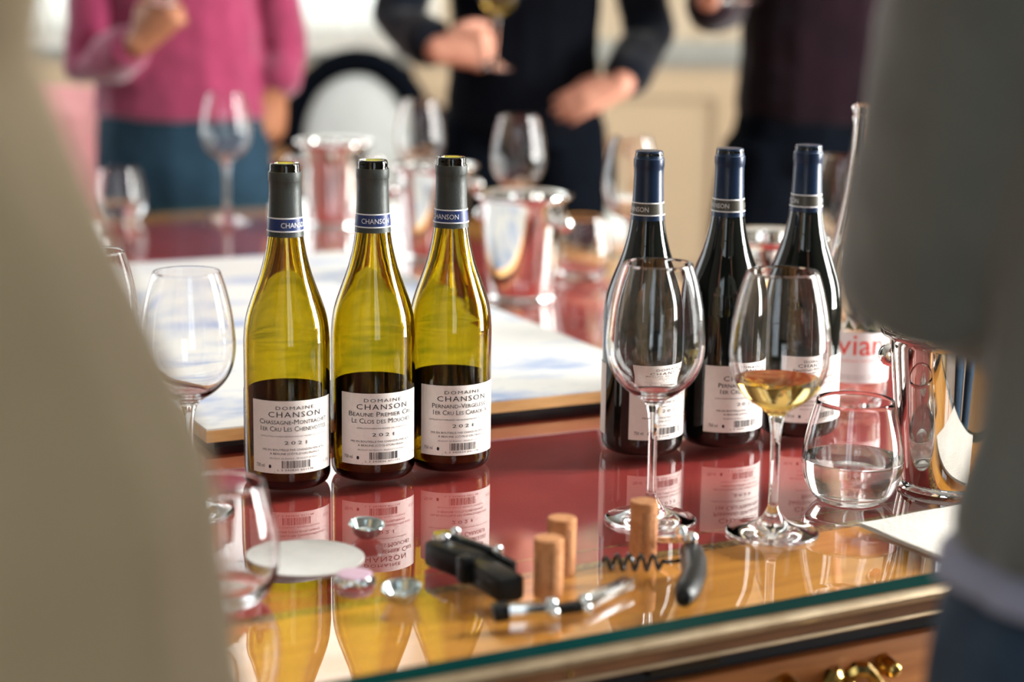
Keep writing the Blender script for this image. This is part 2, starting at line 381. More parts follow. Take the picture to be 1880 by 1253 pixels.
# ================================================================== THE ROOM
def wall_with_windows(name, axis, pos, lo, hi, wins, sgn, m):
    bm = bmesh.new(); t = 0.3*sgn
    def seg(a, b, z0, z1):
        if axis == 'x': bx(bm, (min(pos, pos+t), a, z0), (max(pos, pos+t), b, z1))
        else: bx(bm, (a, min(pos, pos+t), z0), (b, max(pos, pos+t), z1))
    cur = lo
    for a, b in wins:
        seg(cur, a, 0, RZ); seg(a, b, 0, WZ0); seg(a, b, WZ1, RZ); cur = b
    seg(cur, hi, 0, RZ)
    return struct(name, bm, m)
def window(n, axis, pos, a, b, sgn):
    e = empty('window_%d' % n); e['kind'] = 'structure'
    def P(s, z, d):  # s along the wall, d outwards
        return (pos+d*sgn, s, z) if axis == 'x' else (s, pos+d*sgn, z)
    def bar(s0, s1, z0, z1, d0, d1, nm, m=WHITEP):
        p, q = P(s0, z0, d0), P(s1, z1, d1)
        bm = bmesh.new(); bx(bm, tuple(min(i, j) for i, j in zip(p, q)), tuple(max(i, j) for i, j in zip(p, q)))
        return obj(nm, bm, m, e, smooth=None)
    for s0, s1, z0, z1 in ((a, a+.06, WZ0, WZ1), (b-.06, b, WZ0, WZ1), (a+.06, b-.06, WZ0, WZ0+.08), (a+.06, b-.06, WZ1-.06, WZ1)):
        bar(s0, s1, z0, z1, 0.02, 0.08, 'frame')
    mid = (a+b)/2; bar(mid-.04, mid+.04, WZ0+.08, WZ1-.06, 0.02, 0.08, 'mullion')
    zs = [WZ0+.08+(WZ1-WZ0-.14)*k/3 for k in range(4)]
    for k in (1, 2): bar(a+.06, mid-.04, zs[k]-.015, zs[k]+.015, 0.03, 0.07, 'glazing_bar'); bar(mid+.04, b-.06, zs[k]-.015, zs[k]+.015, 0.03, 0.07, 'glazing_bar')
    for s0, s1 in ((a+.06, mid-.04), (mid+.04, b-.06)):
        for k in range(3): bar(s0, s1, zs[k], zs[k+1], 0.048, 0.052, 'pane', PANE)
    bar(a-.04, b+.04, WZ0-.05, WZ0, -0.06, 0.02, 'sill')

bm = bmesh.new(); bx(bm, (RX0-.3, RY0-.3, -0.1), (RX1+.3, RY1+.3, 0)); struct('floor', bm, mat('oak_floor', (0.30, 0.17, 0.08), 0.4, col2=(0.22, 0.12, 0.05), scale=5, stretch=(8, 1, 1)))
bm = bmesh.new(); bx(bm, (RX0-.3, RY0-.3, RZ), (RX1+.3, RY1+.3, RZ+.1)); struct('ceiling', bm, CEIL)
wall_with_windows('wall_right', 'x', RX1, RY0, RY1, WIN['right'], 1, SIDEP)
wall_with_windows('wall_left', 'x', RX0, RY0, RY1, WIN['left'], -1, SIDEP)
wall_with_windows('wall_back', 'y', RY0, RX0, RX1, WIN['back'], -1, REARP)
n = 1
for a, b in WIN['right']: window(n, 'x', RX1, a, b, 1); n += 1
for a, b in WIN['left']: window(n, 'x', RX0, a, b, -1); n += 1
for a, b in WIN['back']: window(n, 'y', RY0, a, b, -1); n += 1
# far wall: striped fabric above a dado rail, cream panelling below
DADO = 0.90
FW = WIN['far'][0]
bm = bmesh.new(); bx(bm, (RX0-.3, RY1, DADO), (FW[0], RY1+.3, RZ)); bx(bm, (FW[1], RY1, DADO), (RX1+.3, RY1+.3, RZ)); bx(bm, (FW[0], RY1, WZ1), (FW[1], RY1+.3, RZ)); bx(bm, (FW[0], RY1, DADO), (FW[1], RY1+.3, 0.96)); bx(bm, (RX0-.3, RY1-.02, 0), (RX1+.3, RY1+.3, DADO), 1)
struct('wall_far', bm, [STRIPE, CREAM])
bm = bmesh.new(); bx(bm, (RX0, RY1-.055, DADO), (RX1, RY1, DADO+.06)); bx(bm, (RX0, RY1-.035, DADO-.03), (RX1, RY1-.02, DADO)); struct('trim_1', bm, SILL)
bm = bmesh.new(); bx(bm, (RX0, RY1-.045, 0), (RX1, RY1-.02, 0.14)); struct('baseboard_far', bm, CREAM)
k = 2; xx = RX0+.1
while xx < RX1-.3:
    x1 = min(xx+.58, RX1-.1); bm = bmesh.new()
    for s0, s1, z0, z1 in ((xx, xx+.03, .2, .8), (x1-.03, x1, .2, .8), (xx+.03, x1-.03, .2, .23), (xx+.03, x1-.03, .77, .8)): bx(bm, (s0, RY1-.04, z0), (s1, RY1-.02, z1))
    struct('trim_%d' % k, bm, CREAM); k += 1; xx += .68

_z0 = WZ0; WZ0 = 0.96; window(n, 'y', RY1, FW[0], FW[1], 1); WZ0 = _z0
SHEER = bpy.data.materials.new('sheer_curtain_cloth'); SHEER.use_nodes = True; nt = SHEER.node_tree; nt.nodes.clear()
_o = nt.nodes.new('ShaderNodeOutputMaterial'); _t = nt.nodes.new('ShaderNodeBsdfTransparent'); _d = nt.nodes.new('ShaderNodeBsdfTranslucent'); _f = nt.nodes.new('ShaderNodeBsdfDiffuse')
_d.inputs[0].default_value = (0.86, 0.86, 0.82, 1); _f.inputs[0].default_value = (0.82, 0.81, 0.77, 1); _m = nt.nodes.new('ShaderNodeMixShader'); _m2 = nt.nodes.new('ShaderNodeMixShader'); _m.inputs[0].default_value = 0.5; _m2.inputs[0].default_value = 0.82
nt.links.new(_d.outputs[0], _m.inputs[1]); nt.links.new(_f.outputs[0], _m.inputs[2]); nt.links.new(_t.outputs[0], _m2.inputs[1]); nt.links.new(_m.outputs[0], _m2.inputs[2]); nt.links.new(_m2.outputs[0], _o.inputs[0])
for (c0, c1), lb in (((FW[0]-.05, -1.09), 'sheer white pleated curtain at the far window beside pink cloth'), ((-1.06, FW[1]+.05), 'sheer white pleated curtain at the far window behind armchair with jacket')):
    bm = bmesh.new(); N_ = 120; rows = []
    for zz_ in (0.965, 1.6, 2.3, 3.0, 3.84):
        rows.append([bm.verts.new((c0+(c1-c0)*i/N_, RY1-.10+.028*math.sin(i*.75+.6*math.sin(i*.21))*(1.1-.12*zz_), zz_)) for i in range(N_+1)])
    for A_, B_ in zip(rows, rows[1:]):
        for i in range(N_): bm.faces.new((A_[i], A_[i+1], B_[i+1], B_[i]))
    tag(obj('curtain', bm, SHEER, smooth=180), lb, 'curtain', 'sheer curtains')
bm = bmesh.new(); tube(bm, [((FW[0]-.15, RY1-.10, 3.86), .014), ((FW[1]+.15, RY1-.10, 3.86), .014)], 12)
for x_ in (FW[0]-.12, FW[1]+.12): tube(bm, [((x_, RY1-.10, 3.86), .01), ((x_, RY1-.002, 3.86), .01)], 8)
tag(obj('curtain_rod', bm, BRASS), 'brass rod carrying the sheer curtains above the far window', 'curtain rod')

# ================================================================== THE DESK
DA = R(28.6)
DO = Vector((0.36, 1.505, 0))
U0, U1, V1 = -1.75, 0.63, 2.36
desk = empty('desk', (DO.x, DO.y, 0), (0, 0, DA), 'large antique desk with red leather top, wooden border and bronze edge', 'desk')
ZS = TZ-0.0105                                  # top of the wooden surface, under the glass
B1w = 0.155; BR = 0.105
box('border_plank', (U0, 0.0, ZS-.024), (U1, B1w, ZS), WOOD, desk)
box('border_plank', (U0, V1-.115, ZS-.024), (U1, V1, ZS), WOOD, desk)
box('border_plank', (U0, B1w, ZS-.024), (U0+.11, V1-.115, ZS), WOODY, desk)
box('border_plank', (U1-BR, B1w, ZS-.024), (U1, V1-.115, ZS), WOODY, desk)
lu0, lu1, lv0, lv1 = U0+.11, U1-BR, B1w, V1-.115
box('leather_panel', (lu0, lv0, ZS-.02), (lu1, lv1, ZS-.0006), LEATHER, desk)
def frame_strip(nm, d, wdt, m, h):
    bm = bmesh.new()
    for a, b in (((lu0+d, lv0+d), (lu1-d, lv0+d+wdt)), ((lu0+d, lv1-d-wdt), (lu1-d, lv1-d)), ((lu0+d, lv0+d+wdt), (lu0+d+wdt, lv1-d-wdt)), ((lu1-d-wdt, lv0+d+wdt), (lu1-d, lv1-d-wdt))):
        bx(bm, (a[0], a[1], ZS-.0008), (b[0], b[1], ZS-.0006+h))
    obj(nm, bm, m, desk, smooth=None)
frame_strip('gold_tooling', 0.0015, 0.015, GOLD, 0.0002)
frame_strip('gold_line', 0.0455, 0.0022, GOLD, 0.0002)
def rim(nm, prof, m):
    """profile (outwards, z) swept round the desk top"""
    bm = bmesh.new(); cs = [(U0, 0, -1, -1), (U1, 0, 1, -1), (U1, V1, 1, 1), (U0, V1, -1, 1)]
    rings = [[bm.verts.new((x+sx*d, y+sy*d, z)) for d, z in prof] for x, y, sx, sy in cs]
    for i in range(4):
        A, B = rings[i], rings[(i+1) % 4]
        for j in range(len(prof)):
            q = (j+1) % len(prof); bm.faces.new((A[j], B[j], B[q], A[q]))
    bmesh.ops.recalc_face_normals(bm, faces=bm.faces[:])
    return obj(nm, bm, m, desk)
rim('bronze_moulding', [(-.004, ZS-.012), (-.004, ZS-.001), (0.000, ZS-.0005), (.005, ZS-.0015), (.0085, ZS-.005), (.0085, ZS-.0085), (.006, ZS-.0115), (.002, ZS-.012)], BRONZE)
rim('edge_band', [(-.004, ZS-.022), (-.004, ZS-.012), (.002, ZS-.012), (.0035, ZS-.013), (.0035, ZS-.021), (.002, ZS-.022)], WOODD)
rim('gold_fillet', [(-.004, ZS-.026), (-.004, ZS-.022), (.002, ZS-.022), (.004, ZS-.024), (.002, ZS-.026)], BRONZE)
# apron and drawers
AZ0, AZ1 = ZS-.15, ZS-.026
box('apron', (U0+.03, 0.035, AZ0), (U1-.03, V1-.035, AZ1), GAPSHADE, desk)  # apron coloured near black, shade of the overhanging top painted in
_q = on_z(1530, 1243, -.085)-DO; _uh = _q.x*math.cos(DA)+_q.y*math.sin(DA)
for i, u0 in enumerate((_uh-1.32-.31, _uh-.66-.31, _uh-.31)):
    dr = box('drawer', (u0, 0.022, AZ0+.004), (u0+.62, 0.0345, AZ1-.026), WOODF, desk, bev=.002)
    for du in (.13, .43): box('lock_plate', (u0+du, .020, AZ1-.017), (u0+du+.065, .034, AZ1-.006), DARKSTEEL, dr)
    bm = bmesh.new()
    for sx in (-1, 1):                                        # scrolled gilt handle
        pts = [(Vector((u0+.31+sx*t, 0.014-.012*math.sin(PI*t/.05), AZ1-.052+.014*math.sin(t*110))), .0045+.003*abs(math.sin(t*130))) for t in [q*.05/9 for q in range(10)]]
        tube(bm, pts, 8)
        tube(bm, [(Vector((u0+.31+sx*.05, 0.022, AZ1-.046)), .010), (Vector((u0+.31+sx*.05, .006, AZ1-.046)), .007)], 10)
    tube(bm, [(Vector((u0+.31, .022, AZ1-.050)), .012), (Vector((u0+.31, -.002, AZ1-.050)), .006)], 10)
    obj('handle', bm, BRASS, dr)
bm = bmesh.new(); lathe(bm, [(0, -.003), (.003, -.002), (.0035, 0), (0, .002)], 12)
obj('stud', bm, BRASS, desk, (-.36, -.003, ZS-.017), (R(90), 0, 0))
for u, v in ((U0+.12, .12), (U1-.12, .12), (U0+.12, V1-.12), (U1-.12, V1-.12), ((U0+U1)/2, .12), ((U0+U1)/2, V1-.12)):
    bm = bmesh.new(); tube(bm, [(Vector((u, v, AZ0+.02)), .05), (Vector((u, v, AZ0-.08)), .05), (Vector((u, v, .35)), .032), (Vector((u, v, .08)), .022), (Vector((u, v, .0125)), .03)], 16)
    obj('leg', bm, WOODD, desk)
bm = bmesh.new()
fs = bx(bm, (U0-.002, -.002, TZ-.010), (U1+.002, V1+.002, TZ))
for f_ in fs[2:]: f_.material_index = 1
fs[0].material_index = 2
gt = obj('glass_top', bm, [SHEET, TEAL, UNDER], None, (DO.x, DO.y, 0), (0, 0, DA), None)
tag(gt, 'sheet of clear glass with green edge covering the desk top', 'glass sheet')

# ================================================================== BOARD
bd = empty('map_board', (-.3018, 1.8431, TZ), (0, 0, .4623), 'white printed map board with pale blue patches and wooden edge', 'board')
bw, bl = .5535, 1.0204
box('panel', (0, 0, .0085), (bw, bl, .0205), PALEWOOD, bd)
box('print', (.001, .001, .0205), (bw-.001, bl-.001, .0222), MAPM, bd)
box('base', (.012, .012, .0), (bw-.012, bl-.012, .0085), GAPSHADE, bd)  # recessed base painted as the dark shadow gap below the board

# ================================================================== BOTTLES
BODY = [(.0399, .012), (.0399, .06), (.0399, .128), (.0396, .140), (.0385, .152), (.0365, .162), (.0330, .173), (.0283, .186), (.0240, .198), (.0205, .211), (.0180, .223), (.0164, .234), (.0154, .245), (.0147, .260), (.0142, .275), (.0139, .2835)]
def bottle_meshes(Rb, open_):
    s = Rb/.0399
    outer = crp([(r*s if z < .17 else r*(1+(s-1)*max(0, (.25-z)/.08)), z) for r, z in BODY], 4)
    base = [(0, .006), (.012, .004), (.024, .0012), (.030*s, .0), (.0345*s, .0012), (.0378*s, .0042), (.0394*s, .008)]
    lip = [(.0139, .2845), (.0144, .2865), (.0145, .2925), (.0138, .2935), (.0139, .2965), (.0137, .2990), (.0128, .3000)]
    prof = base+outer+lip
    if open_:
        inner = [(.0105, .3000), (.0097, .2985), (.0095, .280), (.0098, .262), (.0108, .245), (.0120, .234), (.0138, .223), (.0163, .211), (.0200, .198), (.0245, .186), (.0294, .173), (.0330, .162), (.0351, .152), (.0362, .140), (.0366, .128), (.0366, .02), (.0345, .010), (.028, .007), (.015, .012), (0, .020)]
        prof = prof+inner
    else: prof = prof+[(.0105, .3006), (0, .3006)]
    bm = bmesh.new(); lathe(bm, prof, 64)
    bmesh.ops.recalc_face_normals(bm, faces=bm.faces[:])
    return mesh_of('bottle_glass', bm, OLIVE if open_ else DARKGLASS, 50)
W_ME, R_ME = bottle_meshes(.0399, True), bottle_meshes(.0415, False)
def caps_prof(open_):
    if open_: pts = [(.0140, .2925), (.0152, .2922), (.0153, .2905), (.0153, .2842), (.0149, .2830), (.0147, .2825), (.0147, .275), (.0150, .262), (.0156, .248), (.0163, .240), (.01705, .2335)]
    else: pts = [(0, .3012), (.0125, .3012), (.0134, .3008), (.0136, .3), (.0136, .2972), (.0141, .2962), (.0141, .2945), (.0151, .2932), (.0152, .2860), (.0147, .2846), (.0145, .282), (.0146, .275), (.0150, .262), (.0156, .248), (.0163, .240), (.01705, .2335)]
    return pts
def capsule(open_):
    bm = bmesh.new(); p = caps_prof(open_); lathe(bm, p+[(p[-1][0]-.0006, .2335), (.0158, .242), (.0150, .25)], 48)
    bmesh.ops.recalc_face_normals(bm, faces=bm.faces[:])
    return mesh_of('capsule', bm, CAPGREY if open_ else CAPBLUE, 30)
CW_ME, CR_ME = capsule(True), capsule(False)
def band(open_, zc, ph):
    r = .0160; bm = bmesh.new()
    def rr(z): return .0156+(.248-z)*(.0163-.0156)/.008 if z > .240 else .0163+(.240-z)*(.00075)/.0065
    z0, z1 = zc-.0065, zc+.0065
    lathe(bm, [(rr(z1)+.0002, z1), (rr(z1)+.0004, z1-.0001), (rr(z0)+.0004, z0+.0001), (rr(z0)+.0002, z0)], 48)
    for z in (z0, z1-.0012):
        lathe(bm, [(rr(z+.0012)+.0004, z+.0012), (rr(z+.0012)+.00062, z+.0011), (rr(z)+.00062, z+.0001), (rr(z)+.0004, z)], 48, mi=1)
    rm = rr(zc)+.0007
    for k in (0, PI):
        put_text(bm, 'CHANSON', wrap(rm, ph+k, 0), .0068, 0, zc-.0025, width=rm*1.78, mi=1)
    return mesh_of('neck_band', bm, [BANDBLUE if open_ else BANDTAUPE, INKW], 30)
def lettering(Rb, pc, L_, dim):
    bm = bmesh.new(); f = wrap(Rb, pc, .00075); mm = .001; Z0 = .0185
    def line(s, z, size, wd, small=False, spc=1.0, mi=0, cx=0): put_text(bm, s, f, size*mm, cx*mm, Z0+z*mm, wd*mm, small, spc, mi)
    line('DOMAINE', 60.2, 4.6, 36, spc=1.25); line('CHANSON', 53.2, 7.2, 50, spc=1.2)
    n_ = len(L_['n']); zz = [46.5, 40.0] if n_ == 2 else [47.2, 41.8, 36.6]
    for s, wd, z in zip(L_['n'], L_['w'], zz): line(s, z, 6.6 if n_ == 2 else 5.2, wd, True)
    line(L_['app'], 34.6 if n_ == 2 else 33.2, 1.7, 66 if 'PERN' in L_['app'] or 'CHASS' in L_['app'] else 50, mi=dim)
    line(L_['y'], 27.6, 4.6, 21, spc=1.4)
    line(MIS1, 21.6, 2.7, 62); line(MIS2, 17.9, 2.7, 48)
    line(PROD, 13.6, 2.2, 48, mi=1)
    line('750 ml', 5.5, 4.6, 9, mi=0, cx=-34); line('Alc.13%vol', 6.5, 4.4, 10, mi=1, cx=34)
    line(L_['bar'], 2.6, 2.3, 34, cx=0)
    rnd = random.Random(L_['bar']); x = -13.0
    while x < 14:
        wd = rnd.choice((.35, .35, .6, .9))
        v = [bm.verts.new(f((x+a)*mm, Z0+z*mm)) for a, z in ((0, 5.2), (wd, 5.2), (wd, 12.2), (0, 12.2))]; bm.faces.new(v)
        x += wd+rnd.choice((.35, .5, .8))
    v = [bm.verts.new(f((-24+1.3*math.cos(a))*mm, Z0+(6.6+1.8*math.sin(a))*mm)) for a in [k_*PI/5 for k_ in range(10)]]; bm.faces.new(v)
    for z in (.9, 1.7):
        v = [bm.verts.new(f(a*mm, Z0+b*mm)) for a, b in ((-20, z), (26, z), (26, z+.35), (-20, z+.35))]; bm.faces.new(v).material_index = 1
    return mesh_of('lettering', bm, [INK, INKG], None)
BOT = [  # x, y, open, back label centre, half width, capsule text centre, front label offset
    (-.2086, 1.7391, True, 11, 61, 37), (-.1312, 1.7738, True, 14, 60, 12), (-.0596, 1.811, True, 19, 61, -25),
    (.1322, 1.8815, False, 43, 61, -48), (.2154, 1.9173, False, 37, 61, -48), (.3005, 1.9626, False, 37, 61, -80)]
BLAB = ['open olive glass wine bottle with grey capsule, end of its row beside the beige coat',
        'open olive glass wine bottle with grey capsule, middle of the three open bottles',
        'open olive glass wine bottle with grey capsule, end of its row towards sealed bottles',
        'sealed dark wine bottle with navy capsule right behind the large empty wine glass',
        'sealed dark wine bottle with navy capsule standing between two other sealed bottles',
        'sealed dark wine bottle with navy capsule, next to the clear water bottle']
for i, (x, y, op, pc, hw, ct) in enumerate(BOT):
    th = -math.atan2(x, y)
    e = empty('wine_bottle', (x, y, TZ), (0, 0, th), BLAB[i], 'bottle', 'opened white wine bottles' if op else 'sealed red wine bottles')
    Rb = .0399 if op else .0415
    link('bottle_glass', W_ME if op else R_ME, e, label='olive green glass' if op else 'almost black glass')
    cpl = link('capsule', CW_ME if op else CR_ME, e, label='grey foil capsule' if op else 'navy foil capsule')
    link('neck_band', band(op, .2448, R(ct)), cpl, label='printed blue band' if op else 'printed taupe band')
    bm = bmesh.new(); patch(bm, Rb, R(pc-hw), R(pc+hw), .0185, .0868, .0005)
    lb = obj('back_label', bm, PAPER, e, label='white paper back label')
    link('lettering', lettering(Rb, R(pc), LABELS[i], 1 if i == 0 else 0), lb)
    bm = bmesh.new(); patch(bm, Rb, R(pc+180-76), R(pc+180+76), .0185, .0905, .0005, mi_in=1)
    obj('front_label', bm, [PAPER, PAPERBACK], e, label='white paper front label')

# ================================================================== WINE GLASSES
BOWL_O = [(.0040, .070), (.0040, .082), (.0050, .095), (.0074, .105), (.0125, .1105), (.0245, .1184), (.0345, .129), (.0405, .1420), (.0430, .158), (.0425, .172), (.0402, .1916), (.0356, .213), (.0304, .2297)]
def glass_meshes():
    o = crp(BOWL_O, 5)
    rimp = [(.0301, .2301), (.0296, .2301), (.0293, .2297)]
    inn = crp([(.0293, .2297), (.0345, .213), (.0391, .1916), (.0414, .172), (.0419, .158), (.0395, .1428), (.0335, .1305), (.0235, .1205), (.0115, .1150), (0, .1135)], 5)
    bm = bmesh.new(); lathe(bm, o+rimp+inn, 56); bmesh.ops.recalc_face_normals(bm, faces=bm.faces[:])
    bowl = mesh_of('bowl', bm, CLEAR, 60)
    bm = bmesh.new(); lathe(bm, crp([(.0041, .028), (.0039, .04), (.0039, .055), (.0040, .070)], 3), 32); bmesh.ops.recalc_face_normals(bm, faces=bm.faces[:])
    stem = mesh_of('stem', bm, CLEAR, 60)
    bm = bmesh.new(); lathe(bm, [(0, .0006), (.034, .0), (.0395, .0), (.0406, .0008), (.0406, .0018)]+crp([(.0400, .0026), (.030, .0046), (.020, .0080), (.012, .0125), (.0070, .0190), (.0046, .0245), (.0041, .028)], 5), 56); bmesh.ops.recalc_face_normals(bm, faces=bm.faces[:])
    foot = mesh_of('foot', bm, CLEAR, 60)
    return bowl, stem, foot
G_ME = glass_meshes()
INN = [(.0, .1135), (.0115, .1150), (.0235, .1205), (.0335, .1305), (.0395, .1428), (.0419, .158), (.0414, .172)]
def wine_mesh(level, m=WINE):
    p = [q for q in crp(INN, 6) if q[1] < level]
    bm = bmesh.new(); rl = p[-1][0]
    prof = [(r*1.006 if r > .002 else r, z-.0002) for r, z in p]+[(rl+.0012, level), (rl-.001, level-.0004), (0, level-.0006)]
    lathe(bm, prof, 48); bmesh.ops.recalc_face_normals(bm, faces=bm.faces[:])
    return mesh_of('wine', bm, m, 40)
def wine_glass(loc, label, group=None, s=(1, 1), level=None, rot=(0, 0, 0), cat='wine glass'):
    e = empty('wine_glass', loc, rot, label, cat, group); e.scale = (s[0], s[0], s[1])
    for nm, me in zip(('bowl', 'stem', 'foot'), G_ME): link(nm, me, e)
    if level: link('wine', wine_mesh(level), e, label='pale yellow white wine')
    return e
Z = TZ+.0003
def at(x, y): return (x, y, Z)
wine_glass(at(.1245, 1.6299), 'large empty wine glass standing before the sealed bottles, behind a cork', None)
wine_glass(at(.2273, 1.5957), 'wine glass a third full of pale white wine standing on desk', None, level=.1365)
p = on_z(352, 945); wine_glass(at(p.x, p.y), 'empty wine glass in front of the map board corner, beside the beige coat', None, (.95, .945))
wine_glass(at(-.385, 1.735), 'empty wine glass half hidden by the beige coat, touching another glass', None, (.95, .945))
wine_glass(at(-.521, 3.462), 'empty wine glass standing behind the map board before the blue jeans', None, (1.04, 1.01))
wine_glass(at(-.167, 3.388), 'empty wine glass standing between two steel buckets at the far side', None)
wine_glass(at(.006, 3.092), 'empty wine glass standing right behind the nearest small steel bucket', None)
wine_glass(at(.168, 2.761), 'empty wine glass standing behind the first sealed bottle near desk edge', None, (.93, 1))
wine_glass(at(.434, 2.545), 'empty wine glass standing behind the clear water bottle', None, (.93, 1))

# ================================================================== TUMBLERS
T_OUT = [(.0258, .0), (.0300, .0012), (.0360, .0065), (.0425, .017), (.0458, .030), (.0463, .042), (.0446, .056), (.0408, .074), (.0353, .0945)]
T_IN = [(.0343, .0945), (.0397, .074), (.0434, .056), (.0450, .042), (.0443, .030), (.0405, .0185), (.0330, .0105), (.020, .0078), (0, .0072)]
bm = bmesh.new(); lathe(bm, [(0, .0015), (.018, .0012), (.0235, .0002)]+crp(T_OUT, 4)+[(.0350, .0950), (.0346, .0950)]+crp(T_IN, 4), 56); bmesh.ops.recalc_face_normals(bm, faces=bm.faces[:])
T_ME = mesh_of('glass_body', bm, CLEAR, 50)
def water_mesh(level):
    p = [q for q in crp(T_IN[::-1], 6) if q[1] < level]; rl = p[-1][0]
    bm = bmesh.new(); lathe(bm, [(r*1.006 if r > .002 else r, z-.0002) for r, z in p]+[(rl+.0011, level), (rl-.001, level-.0004), (0, level-.0006)], 48); bmesh.ops.recalc_face_normals(bm, faces=bm.faces[:])
    return mesh_of('water', bm, WATER, 40)
def tumbler(x, y, label, level=None, s=1.0):
    e = empty('stemless_glass', at(x, y), (0, 0, 0), label, 'glass', 'stemless tasting glasses'); e.scale = (s, s, s)
    link('glass_body', T_ME, e)
    if level: link('water', water_mesh(level), e, label='clear water')
tumbler(.3135, 1.702, 'stemless glass half full of water beside the large steel bucket', .041, 1.0)
tumbler(-.221, 1.400, 'empty stemless glass beside the white round card, next to the beige coat')
tumbler(-.713, 3.453, 'stemless glass with water at the far desk edge before the jeans', .030)
tumbler(.105, 2.90, 'empty stemless glass right beside the nearest small steel bucket')

# ================================================================== STEEL BUCKETS
def bucket_meshes():
    out = crp([(.0465, .0062), (.0478, .012), (.0505, .03), (.0545, .07), (.0590, .115), (.0610, .142)], 4)
    bm = bmesh.new()
    lathe(bm, [(0, .004), (.0440, .004), (.0440, .0062)]+out+[(.0622, .144), (.0600, .1445)]+crp([(.0596, .140), (.0575, .115), (.0530, .07), (.0490, .03), (.0455, .011)], 4)+[(.040, .0085), (0, .0080)], 64)
    bmesh.ops.recalc_face_normals(bm, faces=bm.faces[:]); body = mesh_of('bucket_body', bm, CHROME, 40)
    bm = bmesh.new(); lathe(bm, [(.0600, .1425), (.0640, .1425), (.0690, .1445), (.0712, .1475), (.0706, .1505), (.0680, .1510), (.0635, .1485), (.0604, .1465)], 64, close=True)
    bmesh.ops.recalc_face_normals(bm, faces=bm.faces[:]); lip = mesh_of('rim', bm, CHROME, 50)
    bm = bmesh.new(); lathe(bm, [(.038, .004), (.038, .0), (.0495, .0), (.0508, .0015), (.0500, .0042), (.0480, .0062), (.0440, .0062), (.0440, .004)], 64, close=True)
    bmesh.ops.recalc_face_normals(bm, faces=bm.faces[:]); foot = mesh_of('foot_ring', bm, CHROME, 40)
    bm = bmesh.new(); lathe(bm, [(.0055, -.003), (.0050, .006), (.0075, .008), (.0075, .010), (.0060, .0105)]+[(.0115*math.sin(a), .0200-.0115*math.cos(a)) for a in [R(32+148*k/10) for k in range(10)]]+[(0, .0315)], 24)
    bmesh.ops.recalc_face_normals(bm, faces=bm.faces[:]); knob = mesh_of('knob', bm, CHROME, 50)
    return body, lip, foot, knob
BK = bucket_meshes()
def bucket(x, y, label, rz):
    e = empty('wine_bucket', at(x, y), (0, 0, rz), label, 'bucket', 'polished steel wine buckets')
    link('bucket_body', BK[0], e); link('rim', BK[1], e); link('foot_ring', BK[2], e)
    for s in (0, PI): link('knob', BK[3], e, (.0575*math.cos(s), .0575*math.sin(s), .112), (0, R(86), s))
bucket(.4155, 1.757, 'polished steel wine bucket beside glass of water and napkin', R(-50))
bucket(.013, 2.729, 'polished steel wine bucket right behind the map board edge', R(-40))
bucket(-.129, 3.085, 'polished steel wine bucket, middle of three along the map board', R(30))
bucket(-.325, 3.443, 'polished steel wine bucket behind the map board corner, farthest of three', R(10))
bucket(.322, 2.360, 'polished steel wine bucket mostly hidden behind sealed dark bottles', R(60))

# ================================================================== WATER BOTTLE
wb = empty('water_bottle', at(.377, 2.079), (0, 0, -math.atan2(.377, 2.079)), 'tall clear glass water bottle with red lettering on white label', 'bottle')
WO = [(.0395, .012), (.0400, .05), (.0400, .100), (.0385, .125), (.0340, .155), (.0280, .185), (.0215, .215), (.0165, .245), (.0132, .272), (.0115, .295), (.0110, .312)]
bm = bmesh.new()
lathe(bm, [(0, .010), (.015, .006), (.027, .0008), (.032, 0), (.037, .003)]+crp(WO, 4)+[(.0118, .316), (.0128, .319), (.0118, .322), (.0122, .326), (.0133, .329), (.0133, .3325), (.0122, .334), (.0098, .334), (.0088, .331)]+crp([(.0085, .312), (.0090, .295), (.0107, .272), (.0140, .245), (.0190, .215), (.0255, .185), (.0315, .155), (.0358, .125), (.0372, .1), (.0372, .03), (.034, .012), (.025, .010), (0, .020)], 4), 64)
bmesh.ops.recalc_face_normals(bm, faces=bm.faces[:]); obj('bottle_glass', bm, CLEAR, wb, smooth=50, label='clear glass')
bm = bmesh.new(); patch(bm, .0400, R(-75), R(75), .034, .090, .0004, n=32)
el = obj('label_print', bm, mat('white_label', (0.80, 0.80, 0.80), 0.5), wb)
bm = bmesh.new(); f = wrap(.0400, 0, .0007)
put_text(bm, 'evian', f, .034, .002, .0655, width=.068, mi=0)
put_text(bm, 'EAU MINÉRALE NATURELLE', f, .0042, .004, .0575, width=.064, spc=1.1, mi=1)
for z in (.0415, .0385): put_text(bm, 'EAU MINÉRALE NATURELLE DES ALPES - SOURCE CACHAT', f, .0022, .004, z, width=.070, mi=2)
obj('lettering', bm, [mat('label_red', (0.75, 0.05, 0.03), 0.5), mat('label_rose', (0.78, 0.25, 0.25), 0.5), INKG], el, smooth=None)
for k_ in range(6):                                                       # green peaks above the label
    cx = -.030+.0125*k_; h = (.010, .008, .012, .011, .009, .010)[k_]
    bm = bmesh.new(); q = []
    for off in (.0002, .0006):
        ff = wrap(.0398, 0, off+.0002); q.append([bm.verts.new(ff(cx+a, .092+b)) for a, b in ((-.006, .001), (-.001, 0.003), (.006, 0), (.002, h*.6), (-.0005, h))])
    bm.faces.new(q[0][::-1]); bm.faces.new(q[1])
    for a in range(5): bm.faces.new((q[0][a], q[0][(a+1) % 5], q[1][(a+1) % 5], q[1][a]))
    obj('peak_print', bm, mat('olive_print', (0.10, 0.12, 0.05), 0.5), el, smooth=None)

